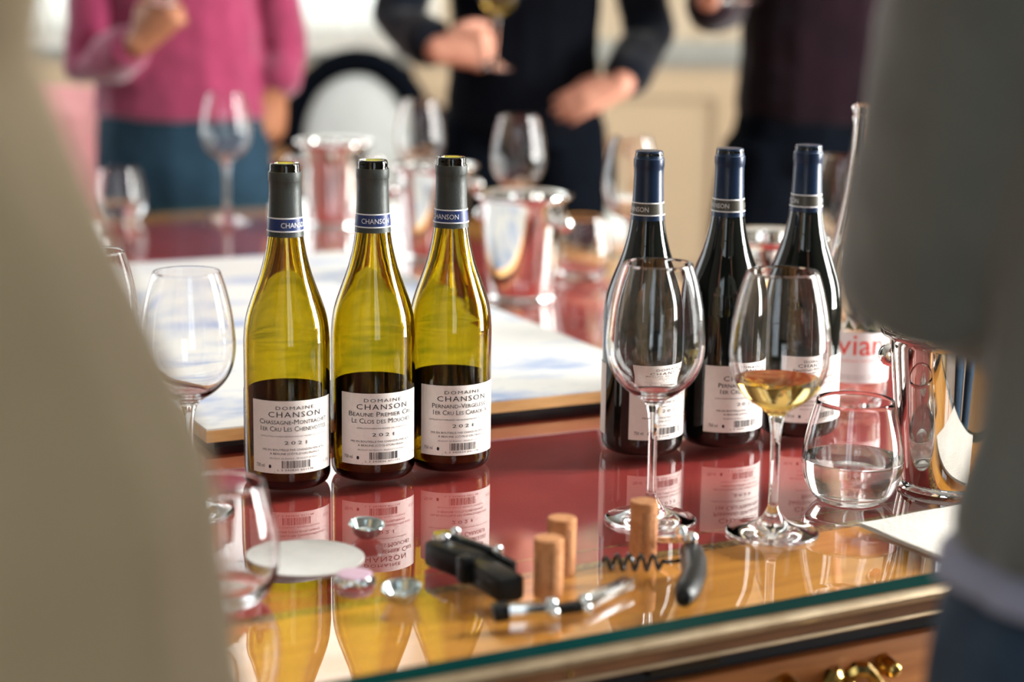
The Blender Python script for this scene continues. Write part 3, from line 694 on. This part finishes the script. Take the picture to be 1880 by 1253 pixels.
# ================================================================== SMALL THINGS
def cork(px, py, label, tilt=(0, 0), rz=0):
    p = on_z(px, py); e = empty('wine_cork', at(p.x, p.y), (R(tilt[0]), R(tilt[1]), rz), label, 'cork', 'used wine corks')
    bm = bmesh.new(); lathe(bm, [(0, 0), (.0108, 0), (.0114, .0008), (.0116, .005), (.0115, .02), (.0117, .04), (.0116, .0462), (.0110, .0470), (0, .0470)], 40); obj('cork_body', bm, CORK, e)
    bm = bmesh.new(); put_text(bm, 'CHANSON', lambda x, z: ((.01185)*math.sin(z/.0117), -.01185*math.cos(z/.0117), .0235+x), .0055, 0, -.0095, width=.03)
    put_text(bm, 'BOURGOGNE', lambda x, z: ((.01185)*math.sin(z/.0117), -.01185*math.cos(z/.0117), .0235+x), .004, 0, .001, width=.03)
    obj('stamp', bm, CORKINK, e, smooth=None)
cork(1006, 1095, 'standing cork beside the steel lever, in front of another cork')
cork(1030, 1054, 'standing cork half hidden behind another cork', rz=1.2)
cork(1180, 1020, 'standing cork behind the open corkscrew spiral, before empty wine glass', rz=.6)

def dish_cap(px, py, label, tilt):
    p = on_z(px, py); e = empty('bottle_cap', (p.x, p.y, Z+.0012), tilt, label, 'bottle cap', 'bottle caps'); e.scale = (1, 1, 1.6)
    bm = bmesh.new(); lathe(bm, [(0, .0000), (.0085, .0002), (.0118, .0020), (.0138, .0052), (.0152, .0066), (.0156, .0070), (.0153, .0075), (.0145, .0072), (.0128, .0058), (.0108, .0030), (.008, .0014), (0, .0010)], 48)
    obj('shell', bm, CAPMET, e)
    bm = bmesh.new(); lathe(bm, [(0, .0022), (.0075, .0024), (.0088, .0030), (.0092, .0026), (.0086, .0010), (0, .0010)], 36); obj('liner', bm, CAPMET, e)
dish_cap(672, 988, 'upturned silver bottle cap behind the white round card', (R(5), R(4), 0))
dish_cap(738, 1107, 'upturned silver bottle cap lying on wood near the closed corkscrew', (R(7), R(-3), 0))
p = on_z(651, 1071); e = empty('bottle_cap', at(p.x, p.y), (0, 0, .3), 'pink crown bottle cap with crimped silver skirt overlapping white card', 'bottle cap', 'bottle caps')
bm = bmesh.new(); NS = 84; rings = []
for r, z, amp in ((.0163, .0008, .0009), (.0160, .0018, .0008), (.0150, .0048, .0004), (.0142, .0066, 0)):
    rings.append([bm.verts.new(((r+amp*math.cos(21*2*PI*i/NS))*math.cos(2*PI*i/NS), (r+amp*math.cos(21*2*PI*i/NS))*math.sin(2*PI*i/NS), z)) for i in range(NS)])
for A, B in zip(rings, rings[1:]):
    for i in range(NS): bm.faces.new((A[i], A[(i+1) % NS], B[(i+1) % NS], B[i]))
bm.faces.new(rings[0][::-1]); obj('skirt', bm, STEEL, e)
bm = bmesh.new(); lathe(bm, [(0, .0060), (.0142, .0066), (.0143, .0072), (.0132, .0080), (.011, .0083), (0, .0084)], 48); obj('top', bm, PINKCAP, e)
p = on_z(561.5, 1027); e = empty('coaster', at(p.x, p.y), (0, 0, 0))
bm = bmesh.new(); lathe(bm, [(0, 0), (.0476, 0), (.0480, .0003), (.0480, .0012), (.0476, .0015), (0, .0015)], 72)
bpy.data.objects.remove(e); e = tag(obj('paper_coaster', bm, CARD, None, at(p.x, p.y)), 'plain white round card coaster lying beside the crown cap', 'coaster')
# napkin
A, B, D = on_z(1575, 968), on_z(1800, 926), on_z(1752, 1040)
nk = empty('paper_napkin', (A.x, A.y, Z), (0, 0, 0), 'folded white paper napkin lying near the desk edge', 'napkin')
ux, vx = (B-A), (D-A)
for li in range(3):
    bm = bmesh.new(); n_ = 14; g = []
    for i in range(n_+1):
        row = []
        for j in range(n_+1):
            s, t = i/n_, j/n_; q = ux*(s*(1-.012*li)+.004*li)+vx*(t*(1-.016*li)+.004*li)
            h = .0004+li*.0011+(.0016*(noise.noise(Vector((s*3+li, t*3, li)))+.4) if li else 0)*min(1, 4*min(s, 1-s, t, 1-t)+.5)
            row.append((q.x, q.y, max(h, .0003+li*.0008)))
        g.append(row)
    top = [[bm.verts.new((x, y, z+.0006)) for x, y, z in r] for r in g]; bot = [[bm.verts.new(c) for c in r] for r in g]
    for i in range(n_):
        for j in range(n_):
            bm.faces.new((top[i][j], top[i+1][j], top[i+1][j+1], top[i][j+1])); bm.faces.new((bot[i][j+1], bot[i+1][j+1], bot[i+1][j], bot[i][j]))
    for k_ in range(n_):
        for a, b in (((k_, 0), (k_+1, 0)), ((n_, k_), (n_, k_+1)), ((k_+1, n_), (k_, n_)), ((0, k_+1), (0, k_))):
            bm.faces.new((bot[a[0]][a[1]], bot[b[0]][b[1]], top[b[0]][b[1]], top[a[0]][a[1]]))
    bmesh.ops.recalc_face_normals(bm, faces=bm.faces[:]); obj('layer', bm, NAPKIN, nk)

# corkscrews
def bar(bm, a, b, wdt, hgt, bev=.0015):
    """flat bar from a to b (3D), width across, height up"""
    a, b = Vector(a), Vector(b); t = (b-a).normalized(); s = t.cross(Vector((0, 0, 1))).normalized(); n_ = s.cross(t)
    q = [bm.verts.new(c+s*(sx*wdt/2)+n_*(sz*hgt/2)) for c in (a, b) for sx, sz in ((-1, -1), (1, -1), (1, 1), (-1, 1))]
    fc = [bm.faces.new([q[i] for i in f_]) for f_ in ((3, 2, 1, 0), (4, 5, 6, 7), (0, 1, 5, 4), (1, 2, 6, 5), (2, 3, 7, 6), (3, 0, 4, 7))]
    if bev: bmesh.ops.bevel(bm, geom=list({e_ for f_ in fc for e_ in f_.edges}), offset=bev, segments=2, affect='EDGES', profile=.5)
def pin(bm, p, r, h, axis=(0, 0, 1)):
    p = Vector(p); ax = Vector(axis).normalized(); tube(bm, [(p-ax*h/2, r), (p+ax*h/2, r)], 14)
# 1: folded, lying on its side
a, b = on_z(806, 1040), on_z(934, 1104); d = b-a; ang = math.atan2(d.y, d.x); Ln = d.length*1.07
e = empty('corkscrew', (a.x, a.y, Z), (0, 0, ang), "folded black waiter's corkscrew lying closed on the leather edge", 'corkscrew'); e.scale = (1, 1.5, 1.45)
bm = bmesh.new(); bar(bm, (-.006, 0, .0078), (.05, .004, .0078), .0165, .0150, .003); bar(bm, (.046, .0035, .0074), (Ln, -.001, .0074), .0155, .0142, .003); bar(bm, (.044, -.0045, .0085), (.056, -.0045, .0085), .008, .0155, .002); obj('handle', bm, BLACKPL, e)
bm = bmesh.new(); bar(bm, (-.004, .009, .012), (.055, .0135, .012), .004, .011); bar(bm, (.052, .0132, .0115), (.078, .0135, .0105), .004, .009); obj('lever', bm, DARKSTEEL, e)
bm = bmesh.new(); lathe(bm, [(0, -.0085), (.0062, -.0085), (.0068, -.006), (.0068, .006), (.0062, .0085), (0, .0085)], 20); obj('bolster', bm, STEEL, e, (-.003, .004, .0098))
for x_, y_ in ((.006, .001), (-.004, .012), (.055, .0135)):
    bm = bmesh.new(); pin(bm, (x_, y_, .0165), .0032, .003); obj('rivet', bm, STEEL, e)
bm = bmesh.new(); pts = [(Vector((.004+t*.04, .0105+.0025*math.cos(t*38), .0050+.0028*math.sin(t*38))), .0012) for t in [k_/48 for k_ in range(49)]]; tube(bm, pts, 6); obj('worm', bm, STEEL, e)
# 2: double-hinged steel lever, spread open
e = empty('corkscrew_lever', (0, 0, Z), (0, 0, 0), 'spread steel double-hinged corkscrew lever lying on the wooden border', 'lever')
a, m1, m2, b = on_z(918, 1137), on_z(1012, 1131), on_z(1072, 1123), on_z(1156, 1085)
Zv = lambda p, h: Vector((p.x, p.y, h))
bm = bmesh.new(); bar(bm, Zv(a, .0055), Zv(m1, .0055), .0115, .010); obj('lever_arm', bm, STEEL, e)
bm = bmesh.new(); q = a-(m1-a).normalized()*.006; bar(bm, Zv(q, .0052), Zv(a+(m1-a)*.16, .0060), .0145, .0118); obj('tip', bm, BLACKPL, e)
bm = bmesh.new(); bar(bm, Zv(m1, .004), Zv(m2, .0045), .0095, .008); obj('link', bm, DARKSTEEL, e)
bm = bmesh.new(); bar(bm, Zv(m2, .0055), Zv(b, .0068), .0105, .009); obj('lever_arm', bm, STEEL, e)
dd = (b-m2); nn = Vector((-dd.y, dd.x, 0)).normalized()
bm = bmesh.new(); bar(bm, Zv(m2+dd*.42+nn*.007, .0035), Zv(m2+dd*.78+nn*.008, .0035), .009, .005); obj('notch', bm, STEEL, e)
for q in (m1, m2):
    bm = bmesh.new(); pin(bm, Zv(q, .007), .0052, .008); obj('rivet', bm, STEEL, e)
    bm = bmesh.new(); pin(bm, Zv(q+Vector((.002, -.008, 0)), .0040), .0042, .005); obj('hinge_eye', bm, STEEL, e)
# 3: open corkscrew, worm stretched out
e = empty('corkscrew', (0, 0, Z), (0, 0, 0), "open waiter's corkscrew with dark spiral worm stretched out before a cork", 'corkscrew')
w0, w1 = on_z(1106, 1051), on_z(1222, 1053)
h0, h1 = on_z(1268, 1042), on_z(1254, 1121)
ax = (w1-w0); axn = ax.normalized(); sd = Vector((-axn.y, axn.x, 0))
bm = bmesh.new(); pts = []
for k_ in range(97):
    t = k_/96; rr_ = .0062*min(1, t*8+.25)*min(1, (1-t)*6+.15)
    pts.append((w0+ax*t+sd*(rr_*math.cos(t*5.3*2*PI))+Vector((0, 0, .0082+rr_*math.sin(t*5.3*2*PI))), .0017))
pts = [(Vector((q.x, q.y, q.z-TZ)), r) for q, r in pts]
hh = Zv(h0, .008); pts += [(Vector((w1.x, w1.y, .0075)).lerp(hh, t), .0018) for t in (.4, .8, 1)]
tube(bm, pts, 7); obj('worm', bm, DARKSTEEL, e)
hd = (h1-h0)
bm = bmesh.new(); tube(bm, [(Zv(h0+hd*(-.06), .0105), .0098, .0095), (Zv(h0+hd*.15+Vector((.003, 0, 0)), .0105), .0108, .0095), (Zv(h0+hd*.5+Vector((.0055, 0, 0)), .0105), .0100, .0095), (Zv(h0+hd*.85+Vector((.002, 0, 0)), .0105), .0106, .0095), (Zv(h1, .0095), .0070, .0080)], 14, (1, 0, 0)); obj('handle', bm, BLACKPL, e)
l1 = on_z(1214, 1014); lm = (l1+h0)/2+Vector((.004, .004, 0))
bm = bmesh.new(); bar(bm, Zv(h0+hd*(-.05), .0205), Zv(lm, .0190), .0120, .007); bar(bm, Zv(lm, .0165), Zv(l1, .0115), .0110, .006); obj('lever', bm, STEEL, e)
for q in (h0+hd*(-.05), lm):
    bm = bmesh.new(); pin(bm, Zv(q, .0215), .0048, .007); obj('rivet', bm, STEEL, e)

# ================================================================== PEOPLE
V = Vector
def hand(wrist, fwd, palm, thumb, curl=(40, 55, 35), s=1.0, spread=.0, tcurl=25):
    """chains for palm, four fingers and thumb; fwd = wrist to knuckles, palm = way the palm faces, thumb = thumb side"""
    fwd = V(fwd).normalized(); palm = V(palm); palm = (palm-fwd*palm.dot(fwd)).normalized()
    th = V(thumb); th = (th-fwd*th.dot(fwd)-palm*th.dot(palm)).normalized()
    w_ = V(wrist); ch = []
    ch.append(([(w_-fwd*.01, .026*s, .019*s), (w_+fwd*.025*s, .033*s, .017*s), (w_+fwd*.06*s, .040*s, .015*s), (w_+fwd*.088*s, .040*s, .0125*s)], tuple(th)))
    for k_, (o_, ln) in enumerate(((.030, .073), (.010, .081), (-.010, .076), (-.029, .060))):
        p_ = w_+fwd*(.082-.004*abs(k_-1))*s+th*o_*s; a_ = 0; pts = [(p_-fwd*.015*s, .0095*s)]; sp_ = spread*(1.5-k_)/1.5
        pts.append((p_, .0098*s))
        for fr, cu, r_ in ((.45, curl[0], .0090), (.30, curl[1], .0083), (.25, curl[2], .0070)):
            a_ += R(cu); d_ = fwd*math.cos(a_)+palm*math.sin(a_)+th*sp_; p_ = p_+d_.normalized()*ln*fr*s; pts.append((p_, r_*s))
        ch.append(pts)
    p_ = w_+fwd*.028*s+th*.030*s+palm*.006*s
    d1 = (fwd*.62+th*.66+palm*.38).normalized(); d2 = (fwd*.85+th*.22*math.cos(R(tcurl))+palm*.55).normalized(); d3 = (fwd*.9-th*.12+palm*.42).normalized()
    ch.append([(p_-d1*.012*s, .015*s), (p_+d1*.022*s, .0130*s), (p_+d1*.030*s+d2*.022*s, .0108*s), (p_+d1*.030*s+d2*.026*s+d3*.024*s, .0085*s)])
    return ch
def person(label, base, face, H, skin, hairm, arms, garments, torso=(0.155, .105), long_hair=False, stance=.10):
    """face = +1 looks towards -y, -1 towards +y; arms: two (elbow, wrist, hand chains)"""
    x, y = base; fr = V((0, -1, 0))*face
    e = empty('person', (0, 0, 0), (0, 0, 0), label, 'person')
    e.location = (x, y, 0)
    c = lambda p: V((p[0]-x, p[1]-y, p[2]))
    ch = []; tw, td = torso; sw = tw+.015; SH = .815*H
    T = lambda z, rx, ry: (V((0, 0, z)), rx, ry)
    ch.append(([T(.475*H, tw*.85, td*.9), T(.53*H, tw*1.0, td*.98), T(.62*H, tw*.82, td*.84), T(.72*H, tw*.95, td*.95), T(.79*H, tw*.98, td*.8), T(.83*H, tw*.6, td*.62)], (1, 0, 0)))
    ch.append([(V((0, 0, .80*H)), .062), (V((0, 0, .85*H)), .055), (V((0, 0, .89*H))+fr*.01, .054)])
    hc = V((0, 0, .935*H))+fr*.018
    ch.append(([(hc+V((0, 0, z))+fr*f_, rx, ry) for z, f_, rx, ry in ((-.112, .042, .026, .024), (-.095, .032, .045, .048), (-.055, .012, .062, .077), (0, 0, .072, .092), (.05, -.004, .071, .093), (.088, -.008, .054, .072), (.108, -.01, .03, .04))], (1, 0, 0)))
    ch.append([(hc+fr*.086+V((0, 0, .014)), .009), (hc+fr*.100+V((0, 0, -.014)), .011), (hc+fr*.104+V((0, 0, -.028)), .0145)])
    for s in (-1, 1):
        ch.append(([(hc+V((s*.073, 0, -.03)), .008, .014), (hc+V((s*.078, 0, 0)), .008, .019), (hc+V((s*.076, 0, .022)), .008, .014)], (1, 0, 0)))
        ch.append([(hc+fr*.086+V((s*.012, 0, .034)), .008), (hc+fr*.082+V((s*.046, 0, .034)), .008)])
        hx = s*stance
        ch.append([(V((s*tw*.48, 0, .50*H)), .085), (V((s*.09, 0, .40*H)), .078), (V((hx, 0, .28*H))+fr*.01, .056), (V((hx, 0, .2*H)), .056), (V((hx, 0, .06*H))-fr*.01, .038), (V((hx, 0, .045*H)), .036)])
        ch.append([(V((hx, 0, .045))-fr*.05, .036, .034), (V((hx, 0, .045))+fr*.06, .04, .03), (V((hx, 0, .035))+fr*.14, .042, .022)])
    AR = []
    for s, (el, wr, hd) in zip((-1, 1), arms):
        sh = V((s*sw, 0, SH)); el, wr = c(el), c(wr)
        ch.append([(sh-V((s*.02, 0, -.005)), .055), (sh.lerp(el, .4), .047), (el, .040), (el.lerp(wr, .35), .040), (wr, .026)])
        AR.append((sh, el, wr))
        for q in hd:
            if isinstance(q, tuple): ch.append(([(c(p[0]),)+tuple(p[1:]) for p in q[0]], q[1]))
            else: ch.append([(c(p[0]),)+tuple(p[1:]) for p in q])
    bo = blob('body', ch, skin, e, .0048, 5, seg=14)
    for s in (-1, 1):
        bm = bmesh.new(); bmesh.ops.create_uvsphere(bm, u_segments=16, v_segments=10, radius=.0115); q = obj('eye', bm, EYEW, e, hc+fr*.0745+V((s*.031, 0, .012)), smooth=180)
        bm = bmesh.new(); bmesh.ops.create_uvsphere(bm, u_segments=12, v_segments=8, radius=.0080); obj('iris', bm, EYED, q, fr*.0046, smooth=180)
    bm = bmesh.new(); tube(bm, [(hc+fr*.080+V((-.022, 0, -.060)), .004), (hc+fr*.088+V((0, 0, -.058)), .007), (hc+fr*.080+V((.022, 0, -.060)), .004)], 8); obj('lips', bm, LIP, e)
    hch = [([(hc-fr*.012+V((0, 0, z)), rx, ry) for z, rx, ry in ((.0, .080, .090), (.045, .081, .099), (.09, .068, .086), (.112, .046, .060))], (1, 0, 0)), [(hc-fr*.055+V((0, 0, .03)), .07), (hc-fr*.052+V((0, 0, -.05)), .055)]]
    hch[0] = ([(p-fr*(.020, .006, -.006, -.004)[i], rx, ry*(.88, .98, 1.02, 1)[i]) for i, (p, rx, ry) in enumerate(hch[0][0])], (1, 0, 0))
    if long_hair:
        for s in (-1, 1): hch.append([(hc-fr*.03+V((s*.065, 0, .03)), .035), (hc-fr*.03+V((s*.08, 0, -.08)), .034), (hc-fr*.02+V((s*.09, 0, -.17)), .028)])
        hch.append([(hc-fr*.07+V((0, 0, 0)), .06), (hc-fr*.075+V((0, 0, -.16)), .06)])
    blob('hair', hch, hairm, e, .007, 4, .006, .03)
    for g in garments: g(e, T, AR, V((0, 0, 0)), H, tw, td, fr)
    for s in (-1, 1):
        hx = s*stance
        blob('shoe', [[(V((hx, 0, .046))-fr*.055, .044, .044), (V((hx, 0, .046))+fr*.06, .047, .038), (V((hx, 0, .038))+fr*.15, .048, .032)], [(V((hx, 0, .07))-fr*.02, .045), (V((hx, 0, .11))-fr*.02, .043)]], SHOE, e, .008, 3)
    return e
def sleeves(AR, ru, rf, cuff=.86, up=.015, re=None):
    out = []
    for sh, el, wr in AR:
        d = (sh-V((0, 0, 0)));
        out.append([(V((sh.x*.72, sh.y, sh.z+up*.5)), ru*1.1), (V((sh.x, sh.y, sh.z)), ru*1.08), (sh.lerp(el, .5), ru), (el, re or (ru+rf)/2), (el.lerp(wr, cuff*.5), rf*1.03), (el.lerp(wr, cuff), rf)])
    return out
def top_garment(name, m, rings, ru, rf, cuff=.86, fold=.012, fsize=.09, arms=True, label=None, re=None, voxel=.008, neck=True):
    def fn(e, T, AR, c, H, tw, td, fr):
        rg = [(V((r_[3] if len(r_) > 3 else 0, r_[4] if len(r_) > 4 else 0, r_[0])), r_[1], r_[2]) for r_ in rings]
        ch = [(rg, (1, 0, 0))]
        if neck: ch.append([(V((0, 0, .79*H)), .085), (V((0, 0, .845*H)), .068)])
        if arms:
            ch += sleeves(AR, ru, rf, cuff, re=re)
            a_, b_ = AR[0][0], AR[1][0]; md = (a_+b_)/2+V((0, 0, .012))
            ch.append([(a_+V((-.004, 0, -.004)), .074), (a_.lerp(md, .5)+V((0, 0, .012)), .080), (md, .085), (b_.lerp(md, .5)+V((0, 0, .012)), .080), (b_+V((.004, 0, -.004)), .074)])
        blob(name, ch, m, e, voxel, 6, fold, fsize, label)
    return fn
def trousers(name, m, rings, legr=(.10, .085, .075, .07), stance=.10, spread=0, label=None):
    def fn(e, T, AR, c, H, tw, td, fr):
        ch = [([(V((0, 0, z)), rx, ry) for z, rx, ry in rings], (1, 0, 0))]
        for s in (-1, 1):
            hx = s*stance
            ch.append([(V((s*rings[-1][1]*.47, 0, rings[-1][0]+.04)), legr[0]), (V((s*(rings[-1][1]*.5+.01), 0, .42*H)), legr[1]*1.05), (V((hx, 0, .28*H))+fr*.01, legr[2]), (V((hx, 0, .10*H)), legr[3]), (V((hx, 0, .085)), legr[3])])
        blob(name, ch, m, e, .009, 5, .010, .10, label)
    return fn

# --- person in the pink sweater, behind the desk
X1, Y1 = -.690, 4.00
ea, wa = on_y(163, 128, 3.93), on_y(258, 78, 3.80)
eb, wb_ = on_y(523, 95, 4.03), on_y(505, 168, 3.98)
h1 = hand(wa, (.55, -.15, .62), (.3, .9, .1), (-.6, 0, .8), (55, 60, 40))
h2 = hand(wb_, (-.18, .1, -1), (-.6, .8, 0), (-.7, -.7, 0), (20, 25, 20))
person('person in pink sweater and blue jeans, raised hand holding a glass foot', (X1, Y1), 1, 1.64, SKIN2, HAIRB, ((ea, wa, h1), (eb, wb_, h2)),
    [top_garment('sweater', PINK, [(.905, .186, .136), (.95, .182, .134), (1.05, .164, .118), (1.15, .160, .118), (1.25, .168, .112), (1.33, .150, .085), (1.37, .09, .07)], .052, .048, .80, .014, .08, label='pink knitted sweater'),
     trousers('jeans', DENIM, [(.97, .158, .112), (.90, .178, .125), (.80, .186, .130), (.72, .17, .125)], (.105, .098, .08, .07), label='blue denim jeans')], (.150, .10), True)
# --- person in dark vest
X2, Y2 = .018, 4.15
ea, wa = on_y(728, 38, 4.08), on_y(806, 92, 3.92)
eb, wb_ = on_y(1193, 62, 4.16), on_y(1138, 160, 3.965)
h1 = hand(wa, (1, -.15, .06), (.1, 1, -.25), (0, .2, 1), (62, 70, 45), 1.05)
h2 = hand(wb_, (-.93, -.14, -.33), (.05, .8, -.5), (-.3, -.5, .9), (10, 16, 14), .94, .05)
person('person in black vest and dark shirt holding a glass of white wine', (X2, Y2), 1, 1.80, SKIN, HAIRB, ((ea, wa, h1), (eb, wb_, h2)),
    [top_garment('shirt', NAVY, [(.97, .155, .105), (1.1, .150, .105), (1.3, .162, .108), (1.43, .16, .09), (1.49, .08, .07)], .058, .052, .80, .016, .08, label='dark navy shirt', re=.056),
     top_garment('vest', VESTM, [(.87, .172, .128), (.93, .168, .128), (1.05, .158, .122), (1.2, .162, .124), (1.36, .165, .118), (1.46, .13, .085)], 0, 0, arms=False, neck=False, fold=.012, fsize=.07, label='black quilted vest'),
     trousers('trousers', BLACKTR, [(.98, .152, .108), (.92, .165, .118), (.84, .168, .122)], (.098, .09, .075, .07), label='dark trousers')], (.152, .10))
# --- person in maroon sweater
X3, Y3 = .655, 4.15
ea, wa = on_y(1318, 22, 3.98), on_y(1300, -2, 3.86)
eb, wb_ = on_y(1700, 70, 4.2), on_y(1700, 260, 4.12)
h1 = hand(wa, (.1, -.5, .75), (.9, .2, .1), (-.1, .8, .5), (55, 60, 40), 1.0)
h2 = hand(wb_, (-.05, -.2, -1), (-1, 0, 0), (0, -1, 0), (25, 30, 25), 1.0)
person('person in dark maroon sweater and black trousers beside cream panelling', (X3, Y3), 1, 1.76, SKIN, HAIRB, ((ea, wa, h1), (eb, wb_, h2)),
    [top_garment('sweater', MAROON, [(.90, .178, .128), (.95, .182, .132), (1.1, .176, .130), (1.25, .18, .128), (1.38, .17, .105), (1.45, .10, .075)], .058, .054, .78, .012, .09, label='dark maroon sweater', re=.058),
     trousers('trousers', BLACKTR, [(.96, .165, .115), (.88, .185, .128), (.80, .195, .135)], (.115, .105, .085, .08), stance=.16, label='black trousers')], (.160, .105), stance=.16)
# --- person in the beige coat, near left
X4, Y4 = -.405, .83
sil = [(52, 0), (108, 150), (180, 380), (238, 530), (300, 690), (352, 800), (382, 900), (392, 1010), (412, 1130), (434, 1253)]
rg = []
for a_, b_ in sil[::-1]:
    q = on_y(a_, b_, Y4+.02); rg.append((q.z, q.x-X4-.004+.015*min(1, b_/650), .155-.03*max(0, (q.z-.95)/.3)))
rg = [(.48, .30, .175), (.62, .30, .172), (.76, .288, .165)]+rg+[(1.32, .185, .11), (1.40, .165, .09), (1.46, .09, .07)]
ea, wa = V((X4-.16, Y4-.02, 1.10)), V((X4-.06, Y4+.20, 1.16))
eb, wb_ = V((X4+.13, Y4-.02, 1.12)), V((X4-.02, Y4+.17, 1.18))
person('person in a beige wool coat standing close by the stemless glass', (X4, Y4), -1, 1.74, SKIN, HAIRG,
    ((ea, wa, hand(wa, (.2, 1, .1), (.9, -.1, 0), (0, -.1, 1))), (eb, wb_, hand(wb_, (-.4, .9, .1), (-.9, -.3, 0), (0, -.1, 1)))),
    [top_garment('coat', BEIGE, rg, .062, .055, .85, .008, .11, label='beige wool coat'),
     trousers('trousers', BLACKTR, [(.95, .15, .1), (.86, .16, .11)], (.09, .08, .07, .065), label='dark trousers')], (.150, .09))
# --- person in grey sweater, near right
X5, Y5 = .455, 1.0
ea, wa = V((.252, 1.085, 1.080)), V((.475, 1.20, 1.026))
eb, wb_ = V((.74, 1.0, 1.10)), V((.62, 1.22, 1.12))
person('person in chunky grey sweater and blue jeans standing at the napkin', (X5, Y5), -1, 1.72, SKIN, HAIRB,
    ((ea, wa, hand(wa, (.75, .6, .1), (.3, -.8, -.4), (-.2, .2, 1))), (eb, wb_, hand(wb_, (-.6, .7, .1), (-.8, -.5, 0), (0, .1, 1)))),
    [top_garment('sweater', GREYK, [(.935, .214, .145), (.95, .216, .148), (.99, .204, .138), (1.1, .198, .134), (1.25, .20, .128), (1.36, .185, .105), (1.43, .10, .075)], .070, .060, .84, .012, .09, label='chunky grey knitted sweater', re=.070),
     top_garment('shirt_hem', mat('lavender_cotton', (0.24, 0.245, 0.33), .9, bump=.3), [(.918, .228, .154), (.928, .224, .150), (.95, .19, .12)], 0, 0, arms=False, neck=False, fold=.006, label='pale lavender shirt hem'),
     trousers('jeans', DENIMB, [(.945, .185, .118), (.895, .224, .146), (.78, .234, .150)], (.115, .105, .085, .075), label='dark blue jeans')], (.165, .105))
# glasses in their hands
def held(px, py, Y, label, tilt, level=None):
    q = on_y(px, py, Y); return wine_glass(q, label, None, (.95, .98), level, tilt)
held(905, 124, 3.885, 'glass of white wine held by person in black vest', (R(3), R(4), 0), .140)
held(300, 8, 3.76, 'empty wine glass held up by person in pink sweater', (R(4), R(6), 0))
held(1352, 4, 3.80, 'wine glass held up by person in dark maroon sweater', (R(4), R(-3), 0))

# ================================================================== CHAIRS, JACKET, CLOTH
def armchair(loc, rz, label):
    e = empty('armchair', loc, (0, 0, rz), label, 'armchair', 'white upholstered armchairs')
    bm = bmesh.new(); pts = [(V((.175*math.sin(a), .235+.05*(.5-.5*math.cos(a)), .735+.205*-math.cos(a))), .022) for a in [2*PI*k_/28 for k_ in range(29)]]; tube(bm, pts, 10, (0, 1, 0), caps=False); obj('back_frame', bm, CHAIRW, e)
    bm = bmesh.new(); lathe(bm, [(0, .035), (.09, .033), (.135, .022), (.160, 0), (.15, -.012), (0, -.016)], 40); o = obj('back_cushion', bm, WHITEUP, e, (0, .258, .735), (R(83), 0, 0)); o.scale = (1, 1.19, 1)
    bm = bmesh.new(); bx(bm, (-.27, -.27, .37), (.27, .24, .425)); bmesh.ops.bevel(bm, geom=bm.edges[:], offset=.012, segments=2, affect='EDGES'); obj('seat_frame', bm, CHAIRW, e)
    bm = bmesh.new(); bx(bm, (-.255, -.255, .425), (.255, .225, .495)); bmesh.ops.bevel(bm, geom=bm.edges[:], offset=.03, segments=4, affect='EDGES'); obj('seat_cushion', bm, WHITEUP, e)
    for sx in (-1, 1):
        for sy in (-.235, .215):
            bm = bmesh.new(); tube(bm, [(V((sx*.235, sy, .385)), .028), (V((sx*.235, sy, .33)), .024), (V((sx*.235, sy, .05)), .014), (V((sx*.235, sy, .009)), .014)], 12); obj('leg', bm, CHAIRW, e)
        bm = bmesh.new(); tube(bm, [(V((sx*.172, .25, .70)), .017), (V((sx*.262, .08, .675)), .017), (V((sx*.27, -.08, .67)), .02), (V((sx*.262, -.10, .60)), .017), (V((sx*.25, -.06, .41)), .017)], 10); obj('arm', bm, CHAIRW, e)
    for sx in (-1, 1):
        bm = bmesh.new(); tube(bm, [(V((sx*.12, .235, .40)), .018), (V((sx*.11, .245, .55)), .018)], 8); obj('back_post', bm, CHAIRW, e)
    return e
q = on_y(642, 200, 5.25)
armchair((q.x, 4.98, 0), R(-4), 'white upholstered armchair with black jacket hung over its oval back')
je = empty('jacket', (q.x, 4.98, 0), (0, 0, R(-4)), 'black jacket hung over the back of a white armchair', 'jacket')
arc = [(V((.178*math.sin(a), .265+.03*math.cos(a), .735+.212*math.cos(a))), .040, .050) for a in [R(-105+210*k_/14) for k_ in range(15)]]
blob('shoulders', [arc, ([(V((0, .345, .93)), .15, .025), (V((0, .36, .75)), .20, .028), (V((0, .36, .52)), .21, .03)], (1, 0, 0))], BLACKTR, je, .009, 5, .012, .07)
for s in (-1, 1): blob('sleeve', [[(V((s*.215, .29, .80)), .052), (V((s*.235, .30, .66)), .050), (V((s*.235, .31, .50)), .046)]], BLACKTR, je, .009, 5, .012, .06)
q = on_y(1040, 415, 5.35)
armchair((q.x-.06, 5.62, 0), R(24), 'white upholstered armchair with pale wood frame behind person in vest')
q = on_y(150, 300, 4.5)
ch_ = armchair((q.x-.05, 4.78, 0), R(186), 'white upholstered armchair under a pale pink cloth'); ch_.scale = (.93, .93, .93)
ce = empty('draped_cloth', (q.x-.05, 4.78, 0), (0, 0, R(186)), 'pale pink cloth draped over an armchair behind person in pink', 'cloth'); ce.scale = (.93, .93, .93)
blob('cloth', [([(V((0, .20, .44)), .255, .02), (V((0, .195, .75)), .255, .022), (V((0, .225, .94)), .22, .025), (V((0, .295, .975)), .20, .025), (V((0, .35, .93)), .22, .02), (V((0, .36, .42)), .26, .02)], (1, 0, 0))], PALEPINK, ce, .01, 4, .014, .06)
